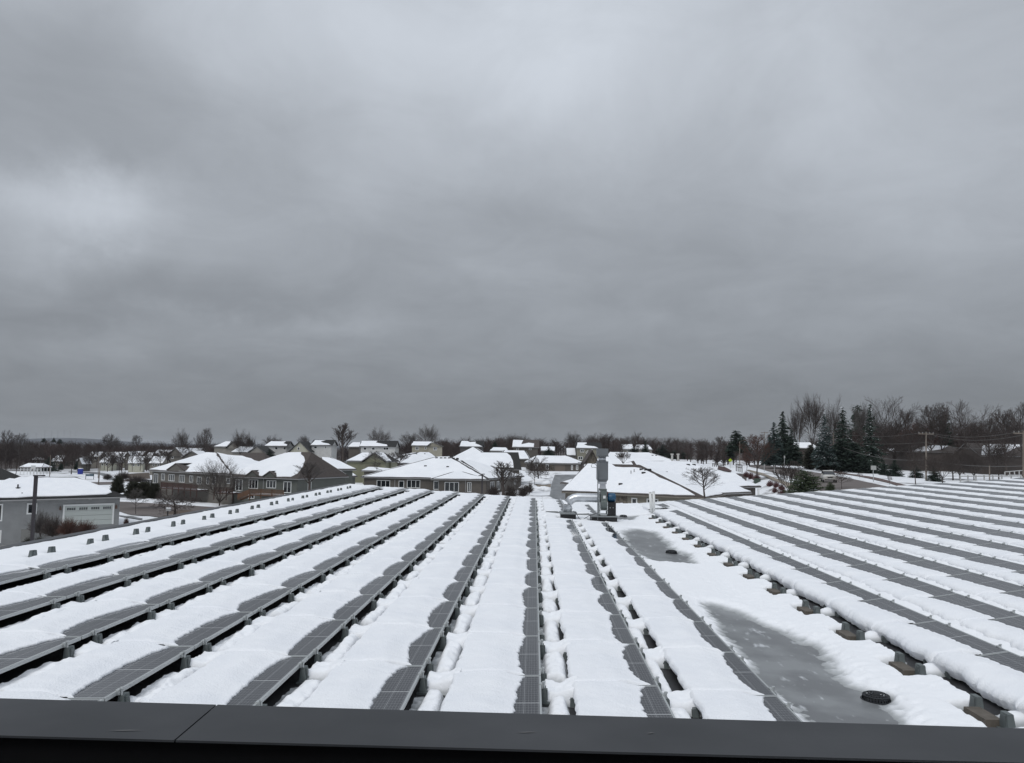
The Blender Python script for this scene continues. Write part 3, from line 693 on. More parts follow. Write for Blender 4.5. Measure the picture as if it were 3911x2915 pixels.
strip('road', [(380, 1910), (459, 1917.7), (566, 1923), (680, 1930), (799, 1938), (950, 1950)], [(330, 1945), (459, 1956), (595, 1976), (680, 1986), (799, 1995), (900, 2005)], ASPH)
strip('driveway', [(455, 1970), (480, 1973), (545, 1983)], [(455, 1974), (475, 1978), (540, 1988)], ASPW, .07)
strip('road', [(262, 1801), (330, 1803), (374, 1805), (400, 1808), (425, 1816), (438, 1828), (430, 1836)], [(262, 1804.5), (330, 1808), (362, 1811), (384, 1815), (394, 1820), (398, 1825), (392, 1831)], ASPW)
strip('road', [(330, 1843), (380, 1842), (423, 1841), (480, 1832), (560, 1826)], [(330, 1855), (380, 1853), (423, 1852), (480, 1840), (560, 1832)], ASPH)
# thawed brown lawn patches between the left-hand streets
LAWN = mat('thawed_lawn', (.06, .045, .035), .95, col2=(.10, .075, .055), scale=.3)
strip('lawn', [(470, 1812), (520, 1808), (570, 1806)], [(470, 1828), (520, 1828), (575, 1830)], LAWN, .05)
strip('lawn', [(630, 1960), (700, 1950), (760, 1955)], [(620, 1975), (700, 1990), (760, 1990)], LAWN, .09)
BED = mat('mulch', (.022, .018, .016), .95, col2=(.04, .03, .025), scale=2)
strip('garden_bed', [(110, 2052), (150, 2034), (200, 2030), (225, 2038)], [(95, 2085), (150, 2080), (210, 2062), (240, 2045)], BED, .06)
strip('garden_bed', [(2745, 1782), (2770, 1786), (2795, 1800)], [(2740, 1794), (2765, 1801), (2790, 1805)], mat('mulch_red', (.07, .03, .028), .95, col2=(.045, .025, .022), scale=1), .12)

# distant hills and radio masts
xs = np.linspace(-5200, 900, 90); V = []
for x in xs:
    y = 5000; hgt = 13+27*math.exp(-((x+3050)/480)**2)+3*math.sin(x/170)
    hgt *= 1 if x < -800 else max(0, (900-x)/1700)
    V += [(x, y-600, -2), (x, y, hgt), (x, y+700, -2)]
mesh_np('hills', V, grid_faces(90, 3), mat('hill_far', (.055, .06, .07), .95), None, True, kind='structure')
tops = {140: 1653, 171.6: 1641, 198: 1643, 221.5: 1645, 246: 1643, 270.5: 1646, 290.5: 1648}
MAST = mat('mast_grey', (.16, .16, .17), .8)
for i, (px, py) in enumerate(tops.items()):
    t = W(px, py, 4700); m = MB(); m.tube([(t.x, t.y, 5), (t.x, t.y, t.z)], .55, 4)
    for a in range(4): z = 5+(t.z-5)*(a+1)/5; m.box(t.x-.8, t.x+.8, t.y-.8, t.y+.8, z, z+.8)
    m.build('radio_mast', MAST, None, label='%s radio mast from the left on the far hill' % ORD[i+1], cat='radio mast', group='thin radio masts on the horizon')

# ================================================================== houses
random.seed(4)
def perp(a, b):
    d = Vector((b.x-a.x, b.y-a.y, 0)).normalized(); return d, Vector((-d.y, d.x, 0))
def sub_edges(P, n=5, jit=.0):
    out = []
    for i in range(len(P)):
        a, b = Vector(P[i]), Vector(P[(i+1) % len(P)])
        k = max(1, int((b-a).length/1.2))
        for j in range(k): out.append(a.lerp(b, j/k))
    return out
def facenormal(P):
    n = Vector((0, 0, 0))
    for i in range(len(P)):
        a, b = Vector(P[i]), Vector(P[(i+1) % len(P)]); n += a.cross(b)
    n.normalize(); return n if n.z > 0 else -n
def snow_patch(P, parent, m, jit=.12, th=.07, lift=.03, seed=1):
    n = facenormal(P); rnd = random.Random(seed); Q = []
    for p in sub_edges(P):
        j = Vector((rnd.uniform(-jit, jit), rnd.uniform(-jit, jit), 0)); j -= n*j.dot(n); Q.append(p+j)
    k = len(Q); up = n*lift; tp = n*(lift+th)
    c = sum(Q, Vector())/k
    Qi = [q+(c-q).normalized()*.10 for q in Q]
    mb = MB(); mb.add([q+up for q in Q]+[q+tp for q in Qi], [(i, (i+1) % k, (i+1) % k+k, i+k) for i in range(k)]+[tuple(range(k, 2*k))])
    return mb.build('snow_cover', m, parent)
def inset(P, ms):                            # ms: margin per edge
    n = facenormal(P); k = len(P); P = [Vector(p) for p in P]; L = []
    c = sum(P, Vector())/k
    for i in range(k):
        a, b = P[i], P[(i+1) % k]; d = (b-a).normalized(); q = n.cross(d)
        if q.dot(c-a) < 0: q = -q
        L.append((a+q*ms[i], d))
    out = []
    for i in range(k):
        a, d = L[i-1]; b, e = L[i]; w_ = b-a; A = d.dot(d); B = d.dot(e); C = e.dot(e); D = d.dot(w_); E_ = e.dot(w_); den_ = A*C-B*B
        t = (D*C-B*E_)/den_ if abs(den_) > 1e-6 else 0; out.append(a+d*t)
    return out
def volume(parent, c4, rid, ze, zr, zb, wallm, roofm, snow=True, oh=.5, th=.22, gl=False, gr=False, bare=(), custom=None, trim=None, snowm=None, mg=(.10, .18, .15), wallname='wall'):
    """c4: eave corners FL,FR,BR,BL (xy); rid: ridge ends left,right (xy)"""
    C4 = [Vector((p[0], p[1], ze)) for p in c4]; r0, r1 = [Vector((p[0], p[1], zr)) for p in rid]
    FL, FR, BR, BL = C4; snowm = snowm or SNOWFAR
    faces = {'F': [FL, FR, r1, r0], 'B': [BR, BL, r0, r1]}
    if not gr: faces['R'] = [FR, BR, r1]
    if not gl: faces['L'] = [BL, FL, r0]
    m = MB()
    for P in faces.values(): m.slab(P, .09)
    m.build('roof', roofm, parent)
    m = MB(); cen = (FL+FR+BR+BL)/4        # fascia
    for a, b in ((FL, FR), (FR, BR), (BR, BL), (BL, FL)):
        d, nn = perp(a, b)
        if nn.dot(cen-a) < 0: nn = -nn
        isg = (gr and a is FR) or (gl and a is BL)
        if isg:
            rr_ = r1 if a is FR else r0
            for p, q_ in ((a, rr_), (rr_, b)):
                m.add([p+Vector((0, 0, -.09)), q_+Vector((0, 0, -.09)), q_+nn*.06+Vector((0, 0, -.09)), p+nn*.06+Vector((0, 0, -.09)), p-Vector((0, 0, th)), q_-Vector((0, 0, th)), q_+nn*.06-Vector((0, 0, th)), p+nn*.06-Vector((0, 0, th))],
                      [(0, 1, 5, 4), (3, 2, 6, 7), (4, 5, 6, 7)])
        else:
            m.add([a+Vector((0, 0, -.092)), b+Vector((0, 0, -.092)), b+nn*.07+Vector((0, 0, -.092)), a+nn*.07+Vector((0, 0, -.092)), a-Vector((0, 0, th)), b-Vector((0, 0, th)), b+nn*.07-Vector((0, 0, th)), a+nn*.07-Vector((0, 0, th))],
                  [(0, 1, 5, 4), (3, 2, 6, 7), (4, 5, 6, 7)])
    m.add([p-Vector((0, 0, th+.01)) for p in C4], [(0, 3, 2, 1)])
    m.build('fascia', trim or GREYTRIM, parent)
    d, nn = perp(FL, FR); 
    if nn.dot(BL-FL) < 0: nn = -nn
    Wc = [FL+d*oh+nn*oh, FR-d*oh+nn*oh, BR-d*oh-nn*oh, BL+d*oh-nn*oh]
    zt_ = ze-th-.02; m = MB(); vs = [Vector((p.x, p.y, zb)) for p in Wc]+[Vector((p.x, p.y, zt_)) for p in Wc]
    m.add(vs, [(0, 1, 5, 4), (1, 2, 6, 5), (2, 3, 7, 6), (3, 0, 4, 7)])
    for g, i, j, r_ in ((gr, 1, 2, r1), (gl, 3, 0, r0)):
        if g:
            rr_ = r_+(-d if i == 1 else d)*oh; zz = zr-(zr-ze)*oh/((BL-FL).length/2)*0-th-.1
            m.add([vs[4+i], vs[4+j], Vector((rr_.x, rr_.y, zz))], [(0, 1, 2)])
    m.build(wallname, wallm, parent)
    if snow:
        for k_, P in faces.items():
            if k_ in bare or (custom and k_ in custom): continue
            mm_ = [mg[0]]+[mg[2]]*(len(P)-1)
            if len(P) == 4: mm_ = [mg[0], mg[2], mg[1], mg[2]]
            if facenormal(P).dot(CAMP-P[0]) < 0 and zr > CAMH: continue
            snow_patch(inset(P, mm_), parent, snowm, seed=int(abs(P[0].x*7+P[0].y)))
    if custom:
        for k_, polys in custom.items():
            P = faces[k_]; n = facenormal(P)
            for poly in polys: snow_patch([hitp(px, py, P[0], n) for px, py in poly], parent, snowm, jit=.08, seed=3)
    return dict(W=Wc, faces=faces, zt=zt_, d=d, n=nn)
def eaves(FLp, FRp, ze, Wd, rLp, rRp, flip=False):
    FL = hitp(FLp[0], FLp[1], Vector((0, 0, ze)), Vector((0, 0, 1))); FR = hitp(FRp[0], FRp[1], Vector((0, 0, ze)), Vector((0, 0, 1)))
    d, n = perp(FL, FR)
    if n.y < 0: n = -n
    mid = FL+n*Wd/2; out = []; zz = []
    for p in (rLp, rRp):
        if p in ('GL', 'GR'): continue
        q_ = hitp(p[0], p[1], mid, n); out.append(q_); zz.append(q_.z)
    zr = sum(zz)/len(zz)
    rL = (FL+n*Wd/2) if rLp == 'GL' else out.pop(0); rR = (FR+n*Wd/2) if rRp == 'GR' else out.pop(0)
    return [FL, FR, FR+n*Wd, FL+n*Wd], [rL, rR], zr
def wallrect(V_, side, x0, y0, x1, y1):      # pixel rectangle -> metres on the wall plane
    A, B = {'F': (0, 1), 'R': (1, 2), 'L': (3, 0)}[side]; A, B = V_['W'][A], V_['W'][B]; d, n = perp(A, B)
    if n.dot(A-CAMP) > 0: n = -n             # n faces the camera
    ym = (y0+y1)/2; xm = (x0+x1)/2
    a = hitp(x0, ym, A, n); b = hitp(x1, ym, A, n); t = hitp(xm, y0, A, n); bt = hitp(xm, y1, A, n)
    T = Matrix(((d.x, -n.x, 0, A.x), (d.y, -n.y, 0, A.y), (0, 0, 1, 0), (0, 0, 0, 1)))
    s0, s1 = (a-A).dot(d), (b-A).dot(d); return T, min(s0, s1), max(s0, s1), bt.z, t.z
def window(par_, V_, side, x0, y0, x1, y1, nm=0, fw=.09, name='window', frame=None, nh=0, glass=None):
    T, s0, s1, z0, z1 = wallrect(V_, side, x0, y0, x1, y1); m = MB()
    for a in ((s0, s0+fw, z0, z1), (s1-fw, s1, z0, z1), (s0+fw, s1-fw, z0, z0+fw), (s0+fw, s1-fw, z1-fw, z1)): m.box(a[0], a[1], -.06, .02, a[2], a[3], T)
    for i in range(nm): c = s0+(s1-s0)*(i+1)/(nm+1); m.box(c-fw*.45, c+fw*.45, -.05, .0, z0+fw, z1-fw, T)
    for i in range(nh): c = z0+(z1-z0)*(i+1)/(nh+1); m.box(s0+fw, s1-fw, -.045, .0, c-fw*.3, c+fw*.3, T)
    o = m.build(name, frame or WHITE, par_); g = MB().box(s0+fw*.9, s1-fw*.9, -.02, -.005, z0+fw*.9, z1-fw*.9, T).build('pane', glass or PANE, None)
    g.parent = o; o_loc = Vector(par_.location); 
    for v in g.data.vertices: v.co = v.co-o_loc
    return o
def gutterpipe(par_, V_, px, side='F', y0=None, y1=None, m=None):
    T, s0, s1, z0, z1 = wallrect(V_, side, px-1, y0, px+1, y1)
    MB().box(s0, s0+.1, -.10, -.01, z0, z1, T).build('downspout', m or GREYTRIM, par_)
def dormer(par_, V_, x0, xp, x1, ye, yp, wallm, roofm):   # small gable on the front eave
    P = V_['faces']['F']; A, B = V_['W'][0], V_['W'][1]; d, n = V_['d'], V_['n']
    A = A-n*.45
    a = hitp(x0, ye, A, n); b = hitp(x1, ye, A, n); t = hitp(xp, yp, A, n); zz = (a.z+b.z)/2; a.z = b.z = zz
    bk_ = n*((t.z-zz)*2.4+.4); m = MB()
    for p, q_ in ((a, t), (t, b)):
        u = Vector((0, 0, .12)); m.add([p-n*.15+u, q_-n*.15+u, q_+bk_+u, p+n*.1+u, p-n*.15, q_-n*.15, q_+bk_, p+n*.1], [(0, 1, 2, 3), (4, 5, 6, 7), (0, 1, 5, 4)])
    m.build('dormer_roof', roofm, par_)
    MB().add([a+Vector((0, 0, -.25)), b+Vector((0, 0, -.25)), b, t, a], [(0, 1, 2, 3, 4)]).build('gable_wall', wallm, par_)
def vent(par_, P, px, py, kind='box'):
    n = facenormal(P); c = hitp(px, py, P[0], n); m = MB()
    if kind == 'box': m.box(c.x-.28, c.x+.28, c.y-.25, c.y+.25, c.z-.1, c.z+.22, None, .05, .05); m.build('roof_vent', SHINGBK, par_)
    else: m.tube([c-Vector((0, 0, .2)), c+Vector((0, 0, .5))], .06, 8); m.build('vent_stack', mat('stack_grey', (.3, .3, .3), .6), par_)

SD_GR = siding('siding_grey', (.275, .28, .28)); SD_GN = siding('siding_green_grey', (.105, .112, .10), .2); SD_TN = siding('siding_tan_grey', (.135, .125, .11), .2)
SD_BR = siding('siding_brown', (.10, .088, .076), .2); SD_BG = siding('siding_beige', (.33, .31, .25), .2); SD_WH = siding('siding_white', (.50, .50, .49), .2)
SD_OL = siding('siding_olive', (.22, .22, .15), .2); SD_CR = siding('siding_cream', (.46, .45, .37), .2); SD_LT = siding('siding_light_tan', (.26, .245, .22), .2)
STONE = mat('stone_veneer', (.16, .14, .11), .9, col2=(.07, .06, .05), scale=2.5, detail=2)

# --- left garage house
H1 = empty('garage_house', (-47, 80, 0), 'grey house with white double garage door and snowy hip roof at the left edge', 'house')
c4, rid, zr = eaves((-260, 1914), (482, 1894), 3.05, 8.4, (-200, 1826), (290, 1823))
V1 = volume(H1, c4, rid, 3.05, zr, -2.2, SD_GR, SHINGBK, oh=.45, bare=('R', 'L', 'B', 'F'), trim=mat('gutter_grey', (.30, .30, .30), .5), snowm=SNOW,
            custom={'F': [[(-60, 1912), (0, 1903.5), (128, 1899), (250, 1895), (350, 1891.5), (405, 1889), (425, 1882), (420, 1873), (380, 1855), (330, 1838), (292, 1826), (180, 1826), (135, 1828), (118, 1820), (95, 1825), (72, 1822), (55, 1831), (30, 1828), (12, 1836), (-60, 1838)]]})
c4, rid, zr = eaves((-60, 1850), (200, 1838), 4.0, 9, (20, 1778), (45, 1779)); 
d, n = perp(c4[0], c4[1]); sh = n*3
volume(H1, [c+sh for c in c4], [r+sh for r in rid], 4.0, zr+.15, 0, SD_GR, SHINGBK, snow=False, oh=.45)
d, n = V1['d'], V1['n']; q0 = V1['faces']['F'][1]+n*3.0-d*.2
volume(H1, [q0-d*9, q0, q0+n*5, q0+n*5-d*9], [q0-d*7+n*2.5, q0-d*2.2+n*2.5], 3.05, 4.0, 0, SD_GR, SHINGBK, snow=False, oh=.45)
T, s0, s1, z0, z1 = wallrect(V1, 'F', 239, 1925, 435, 2006)
m = MB(); fw = .16
for a in ((s0, s0+fw, z0, z1), (s1-fw, s1, z0, z1), (s0+fw, s1-fw, z1-fw, z1)): m.box(a[0], a[1], -.07, .02, a[2], a[3], T)
gd = m.build('garage_door', WHITE, H1); m = MB()
for i in range(4):
    za, zb_ = z0+(z1-fw-z0)*i/4+.015, z0+(z1-fw-z0)*(i+1)/4-.01; m.box(s0+fw, s1-fw, -.03, .0, za, zb_, T)
o = m.build('door_leaf', mat('door_white', (.42, .45, .43), .55), gd); o.parent = gd
for v in o.data.vertices: v.co = v.co-Vector(H1.location)
m = MB(); zz0 = z0+(z1-fw-z0)*.80; zz1 = z0+(z1-fw-z0)*.92
for i in range(4):
    a = s0+fw+(s1-s0-2*fw)*(i+.16)/4; b = a+(s1-s0-2*fw)/4*.72
    for j in range(4):
        for k in range(2): m.box(a+(b-a)*(j+.08)/4, a+(b-a)*(j+.92)/4, -.036, -.031, zz0+(zz1-zz0)*(k*.52), zz0+(zz1-zz0)*(k*.52+.42), T)
o = m.build('door_window', PANE, gd)
for v in o.data.vertices: v.co = v.co-Vector(H1.location)
window(H1, V1, 'F', 102, 1922, 141, 1964.5, 0, .13)
window(H1, V1, 'F', -30, 1925, 10, 1992, 1, .13); window(H1, V1, 'F', -25, 2026, 4.5, 2075, 0, .13)
for px, py in ((230, 1943), (443, 1938)):
    T2, a, b, c, e_ = wallrect(V1, 'F', px-4, py-8, px+4, py+8); MB().box(a, b, -.2, -.0, c+.08, e_-.05, T2, .03, .03).box(a+.04, b-.04, -.16, -.02, e_-.05, e_+.08, T2, .05, .03).build('wall_lantern', mat('lantern', (.10, .06, .045), .6), H1)
T2, a, b, c, e_ = wallrect(V1, 'F', 337, 1903, 349, 1907); MB().box(a, b, -.25, 0, c, e_, T2).build('floodlight', WHITE, H1)
T2, a, b, c, e_ = wallrect(V1, 'F', -40, 2074, 122, 2092); MB().box(a, b, -.02, .03, -2.4, c+.25, T2).build('foundation', CONCRETE, H1)
T2, a, b, c, e_ = wallrect(V1, 'F', 80, 2022, 122, 2075); MB().box(a, b, -.03, .03, c-.6, e_, T2).build('foundation', mat('found_grey', (.2, .2, .19), .9), H1)
P = V1['faces']['F']; n = facenormal(P); c = hitp(68, 1867, P[0], n); m = MB(); m.tube([c-Vector((0, 0, .1)), c+Vector((0, 0, .42))], .07, 8); m.tube([c, c+Vector((0, 0, .12))], .22, 8); m.build('vent_stack', SHINGBK, H1)
c = hitp(84, 1889, P[0], n); MB().tube([c, c+Vector((0, 0, .2))], .05, 6).build('vent_stack', GREYTRIM, H1)

# --- tan-grey duplex
H2 = empty('duplex_house', (-50, 135, -1), 'tan grey duplex with small front gable and snowy hip roof behind the big bare tree', 'house')
c4, rid, zr = eaves((566, 1795), (886, 1811.5), 4.75-.9, 15, (790, 1728), (826, 1729))
V2 = volume(H2, c4, rid, 3.85, zr, -2, SD_TN, SHINGBR, trim=GREYTRIM)
a, b = W(846, 1786, 156), W(1012, 1786, 156); zr = W(930, 1729, 163).z
volume(H2, [a, b, b+Vector((-.5, 14, 0)), a+Vector((-.5, 14, 0))], [a+Vector((1.5, 7, 0)), b+Vector((-2.6, 7, 0))], a.z, zr, -1, SD_TN, SHINGBR, bare=('R',), custom={'F': [[(850, 1783), (1000, 1783), (985, 1768), (960, 1752), (925, 1742), (868, 1738), (856, 1760)]]})
dormer(H2, V2, 638, 673, 708, 1798, 1772, SD_TN, SHINGBR)
for a in ((588, 1809, 604, 1846, 1), (617, 1809, 630, 1835, 1), (645, 1812, 667, 1838, 2), (685, 1814, 706, 1843, 2), (724, 1817, 738, 1843, 1), (753, 1821, 770, 1850, 1), (790, 1822, 800, 1850, 0), (811, 1819, 824, 1850, 1), (866, 1826, 880, 1848, 0)): window(H2, V2, 'F', *a)
# --- green-grey duplex
H3 = empty('duplex_house', (-38, 125, -1), 'green grey duplex with two small front gables and a timber deck', 'house')
c4, rid, zr = eaves((880, 1818.5), (1138, 1827), 3.6, 12.5, (1098, 1727), (1190, 1727))
V3 = volume(H3, c4, rid, 3.6, zr, -2.2, SD_GN, SHINGBR, bare=('R', 'F'), trim=GREYTRIM,
            custom={'F': [[(884, 1811), (945, 1814), (965, 1802), (985, 1817), (1010, 1820), (1031, 1806), (1054, 1822), (1110, 1823), (1135, 1810), (1155, 1785), (1166, 1758), (1160, 1745), (1148, 1736), (1150, 1728.5), (1104, 1729), (1040, 1745), (960, 1775)]]})
dormer(H3, V3, 938, 965, 988, 1820, 1799, SD_GN, SHINGBR); dormer(H3, V3, 1004, 1031, 1056, 1822, 1802, SD_GN, SHINGBR)
for a in ((900, 1831, 927, 1875, 1, .1, 'patio_door'), (951, 1831.5, 986, 1867, 2), (1018.5, 1835, 1055, 1865, 2), (1083, 1839, 1113, 1883, 1, .1, 'patio_door'), (949, 1888, 972, 1905, 1)): window(H3, V3, 'F', *a)
gutterpipe(H3, V3, 1007.5, 'F', 1824, 1868)
c4, rid, zr = eaves((1175, 1793.5), (1362, 1792.5), 4.5, 10, (1232, 1746), (1262, 1747))
sV = volume(H3, c4, rid, 4.5, zr, -1.2, SD_GN, SHINGBR, trim=GREYTRIM, bare=('F', 'L'), custom={'F': [[(1197, 1791.5), (1358, 1791), (1300, 1763), (1258, 1749), (1228, 1746), (1230, 1752), (1205, 1768), (1199, 1780)]]})
c4, rid, zr = eaves((1233, 1822), (1366, 1819), 3.0, 3.0, (1262, 1807), (1345, 1806.5))
sB = volume(H3, c4, rid, 3.0, zr, -1.2, SD_GN, SHINGBR, trim=GREYTRIM, th=.15, oh=.3)
window(H3, sB, 'F', 1291, 1834, 1327.5, 1855, 3); window(H3, V3, 'R', 1175, 1836, 1188, 1875, 0)
gutterpipe(H3, sV, 1233, 'F', 1800, 1825)
# timber decks
DK = mat('deck_wood', (.13, .065, .035), .85, col2=(.09, .05, .03), scale=2); DKR = mat('deck_red', (.07, .032, .026), .85, col2=(.05, .03, .025), scale=2)
def deck(label, V_, x0, x1, ytop, yfl, yb, out, m_, stair=0):
    T, s0, s1, z0, z1 = wallrect(V_, 'F', x0, ytop, x1, yfl); zb_ = wallrect(V_, 'F', x0, yfl, x1, yb)[3]
    o = (T @ Vector((s0, -out, 0))); e = empty('timber_deck', (o.x, o.y, zb_), label, 'deck', 'timber decks behind the duplexes')
    MB().box(s0, s1, -out, -.07, z0-.15, z0, T).build('deck_floor', m_, e)
    m = MB(); n = max(3, int((s1-s0)/1.6))
    for i in range(n+1): x = s0+(s1-s0)*i/n; m.box(x-.05, x+.05, -out-.0, -out+.1, zb_, z1, T)
    m.build('post', m_, e); m = MB()
    m.box(s0-.05, s1+.05, -out-.03, -out+.12, z1, z1+.05, T); m.box(s0, s1, -out+.03, -out+.07, z0+.08, z0+.14, T)
    k = int((s1-s0)/.14)
    for i in range(k): x = s0+(s1-s0)*(i+.5)/k; m.box(x-.035, x+.035, -out+.03, -out+.06, z0+.1, z1, T)
    m.build('railing', m_, e)
    MB().box(s0+.1, s1-.1, -out+.15, -.1, z0+.005, z0+.06, T).build('snow_cover', SNOWFAR, e)
    if stair:
        m = MB()
        for i in range(8):
            a = s1+i*.28 if stair > 0 else s0-(i+1)*.28; z = z0-(z0-zb_)*(i+1)/8.5; m.box(a, a+.28, -out, -out+1.1, z-.06, z, T)
        a = s1 if stair > 0 else s0; b = a+stair*2.3; q_ = [T @ Vector(v) for v in ((a, -out, z0), (b, -out, zb_+.1), (b, -out, zb_+.9), (a, -out, z1))]
        m.add(q_, [(0, 1, 2, 3)]); m.build('stairs', m_, e)
    return e
deck('timber deck with stairs below the patio door of the green grey duplex', V3, 1000, 1127, 1868, 1888, 1912, 2.6, DK, -1)
deck('dark timber deck between the two duplexes behind the big bare tree', V3, 858, 928, 1860, 1880, 1908, 2.2, DKR, 0)
deck('dark red deck under the windows of the tan grey duplex', V2, 662, 800, 1846, 1866, 1893, 2.2, DKR, 0)
deck('small black railed deck at the left end of the tan grey duplex', V2, 578, 612, 1832, 1846, 1866, 1.6, mat('deck_black', (.02, .018, .017), .8), 0)

# --- brown complex in the middle
H4 = empty('bungalow', (-15, 150, 0), 'brown bungalow complex with overlapping snowy hip roofs in the middle', 'house')
c4, rid, zr = eaves((1378, 1821), (1868, 1829.5), 2.75, 20, (1665, 1748), (1723, 1741))
V4 = volume(H4, c4, rid, 2.75, zr, -.2, SD_BR, SHINGLE, trim=GREYTRIM, mg=(.1, .1, .35))
c4, rid, zr = eaves((1645, 1828.5), (1868, 1830.5), 2.7, 9, (1732, 1801.5), (1770, 1801.5)); n = perp(c4[0], c4[1])[1]; n = n if n.y > 0 else -n
V4b = volume(H4, [c-n*.9 for c in c4], [c-n*.9 for c in rid], 2.7, zr, -.2, SD_BR, SHINGLE, trim=GREYTRIM, mg=(.1, .1, .3), bare=('R',))
c4, rid, zr = eaves((1868, 1829), (2003, 1818), 2.75, 17, (1745, 1738), (1830, 1738))
rid = [c4[0]+(c4[3]-c4[0])*.5+(c4[1]-c4[0])*.33, c4[0]+(c4[3]-c4[0])*.5+(c4[1]-c4[0])*.55]
V4c = volume(H4, c4, rid, 2.75, 5.9, -.2, SD_BR, SHINGLE, trim=GREYTRIM, mg=(.1, .1, .3))
for a in ((1439, 1834.5, 1490, 1866, 2), (1523, 1836.5, 1543.5, 1863, 0), (1554.5, 1833.5, 1605, 1864, 2)): window(H4, V4, 'F', *a)
for a in ((1656, 1837, 1676, 1870, 0), (1698, 1841.5, 1752.5, 1880, 2), (1784.5, 1842, 1800, 1880, 1)): window(H4, V4b, 'F', *a)
for a in ((1872, 1840, 1887, 1876, 1), (1897, 1838, 1909, 1872, 1), (1920, 1837, 1926, 1868, 0), (1963, 1833, 1973, 1850, 0)): window(H4, V4c, 'F', *a)
for px in (1508, 1675, 1778): gutterpipe(H4, V4 if px < 1600 else V4b, px, 'F', 1832, 1880)
for px, py in ((1625, 1782), (1710, 1785), (1668, 1751), (1685, 1751.5), (1700, 1751.5), (1716, 1751.5), (1732, 1752.5), (1747, 1753.5)): vent(H4, V4['faces']['F'], px, py)
H5 = empty('bungalow', (-10, 185, 0), 'snowy hip roofed house with dark bare end behind the brown bungalow complex', 'house')
a, b = W(1700, 1789, 175), W(1992, 1789, 175); zr = W(1900, 1727, 183).z
volume(H5, [a, b, b+Vector((-.5, 16, 0)), a+Vector((-.5, 16, 0))], [a+Vector((7.5, 8, 0)), b+Vector((-.9, 8, 0))], a.z, zr, 0, SD_BR, SHINGBK, bare=('R',), mg=(.1, .15, .3), custom={'F': [[(1712, 1779), (1900, 1785), (1962, 1787), (1958, 1760), (1950, 1742), (1935, 1730), (1832, 1729)]]})
H6 = empty('bungalow', (-22, 215, 0), 'farther white hip roof with a steep snowy point left of centre', 'house')
a, b = W(1690, 1764, 225), W(1905, 1764, 225); c4 = [a, b, b+Vector((-.5, 16, 0)), a+Vector((-.5, 16, 0))]; zr = W(1800, 1708, 233).z; rid = [a+Vector((7.6, 8, 0)), a+Vector((8.6, 8, 0))]; volume(H6, c4, rid, a.z, zr, 0, SD_BR, SHINGBK, mg=(.1, .1, .3))
H7 = empty('bungalow', (-12, 255, 0), 'white roofed house with dark ridge behind the middle bungalows', 'house')
a, b = W(1898, 1752, 262), W(2026, 1752, 262); c4 = [a, b, b+Vector((-.5, 14, 0)), a+Vector((-.5, 14, 0))]; zr = W(1960, 1720, 269).z; rid = [a+Vector((2, 7, 0)), b+Vector((-1.8, 7, 0))]; volume(H7, c4, rid, a.z, zr, 0, SD_BR, SHINGBK, mg=(.1, .25, .3))
H8 = empty('bungalow', (-40, 200, 0), 'low snowy hip roof with ridge vents in front of the beige two storey house', 'house')
c4, rid, zr = eaves((1445, 1770), (1700, 1768), 3.5, 16, (1600, 1726), (1640, 1728)); V8 = volume(H8, c4, rid, 3.5, zr, -1, SD_BR, SHINGBK, mg=(.1, .2, .35))
for px, py in ((1590, 1735), (1622, 1735)): vent(H8, V8['faces']['F'], px, py)
H8b = empty('bungalow', (-60, 150, 0), 'small snowy roof between the green grey duplex and the brown bungalow', 'house')
c4, rid, zr = eaves((1378, 1797), (1462, 1799), 3.3, 10, (1402, 1785), (1428, 1785)); volume(H8b, c4, rid, 3.3, zr, -1, SD_BR, SHINGBK, mg=(.1, .1, .2))

# --- big snowy roof right of centre
H9 = empty('bungalow', (14, 108, 0), 'bungalow with the broad snowy roof and brown ridge right behind the exhaust fan', 'house')
c4, rid, zr = eaves((2145, 1876), (2690, 1899), 2.75, 15.5, (2240, 1772), (2440, 1774)); 
V9 = volume(H9, c4, rid, 2.75, zr, -.2, siding('siding_sand', (.20, .185, .15), .2), SHINGBR, trim=mat('trim_sand', (.16, .145, .12), .6), bare=('F',), oh=.6, snowm=SNOW, th=.25,
            custom={'F': [[(2147, 1874), (2400, 1884), (2655, 1894), (2600, 1860), (2520, 1824), (2455, 1790), (2425, 1786), (2380, 1787), (2350, 1785), (2335, 1775), (2242, 1773)]]})
for a in ((2412, 1902, 2434, 1930, 0), (2470, 1905, 2515, 1930, 1)): window(H9, V9, 'F', *a, .14)
T2, a, b, c, e_ = wallrect(V9, 'F', 2345, 1893, 2395, 1935); MB().box(a, b, -.06, .0, 0, e_, T2).build('stone_pier', STONE, H9)
for px, py, k in ((2370, 1852, 'box'), (2458, 1809, 'box'), (2450, 1795.5, 'box'), (2410, 1812, 'pipe'), (2422, 1806, 'pipe'), (2468, 1797, 'box'), (2480, 1797, 'box')): vent(H9, V9['faces']['F'], px, py, k)
H10 = empty('bungalow', (28, 140, 0), 'wide snowy roof with two white stacks on its ridge right of the exhaust fan', 'house')
c4, rid, zr = eaves((2480, 1868), (2908, 1857), 3.3, 19, (2417, 1758), (2622, 1763))
V10 = volume(H10, c4, rid, 3.3, zr, 0, SD_BR, SHINGBR, oh=.6, mg=(.1, .2, .25), trim=GREYTRIM, snowm=SNOW)
P = V10['faces']['F']
for px, py in ((2567, 1757), (2590, 1757)):
    c = hitp(px, py, P[0], facenormal(P)); m = MB(); m.tube([c-Vector((0, 0, .3)), c+Vector((0, 0, .75)), c+Vector((0, 0, .76)), c+Vector((0, 0, .95))], [.16, .16, .24, .24], 10); m.build('flue', mat('flue_white', (.5, .49, .46), .6), H10)
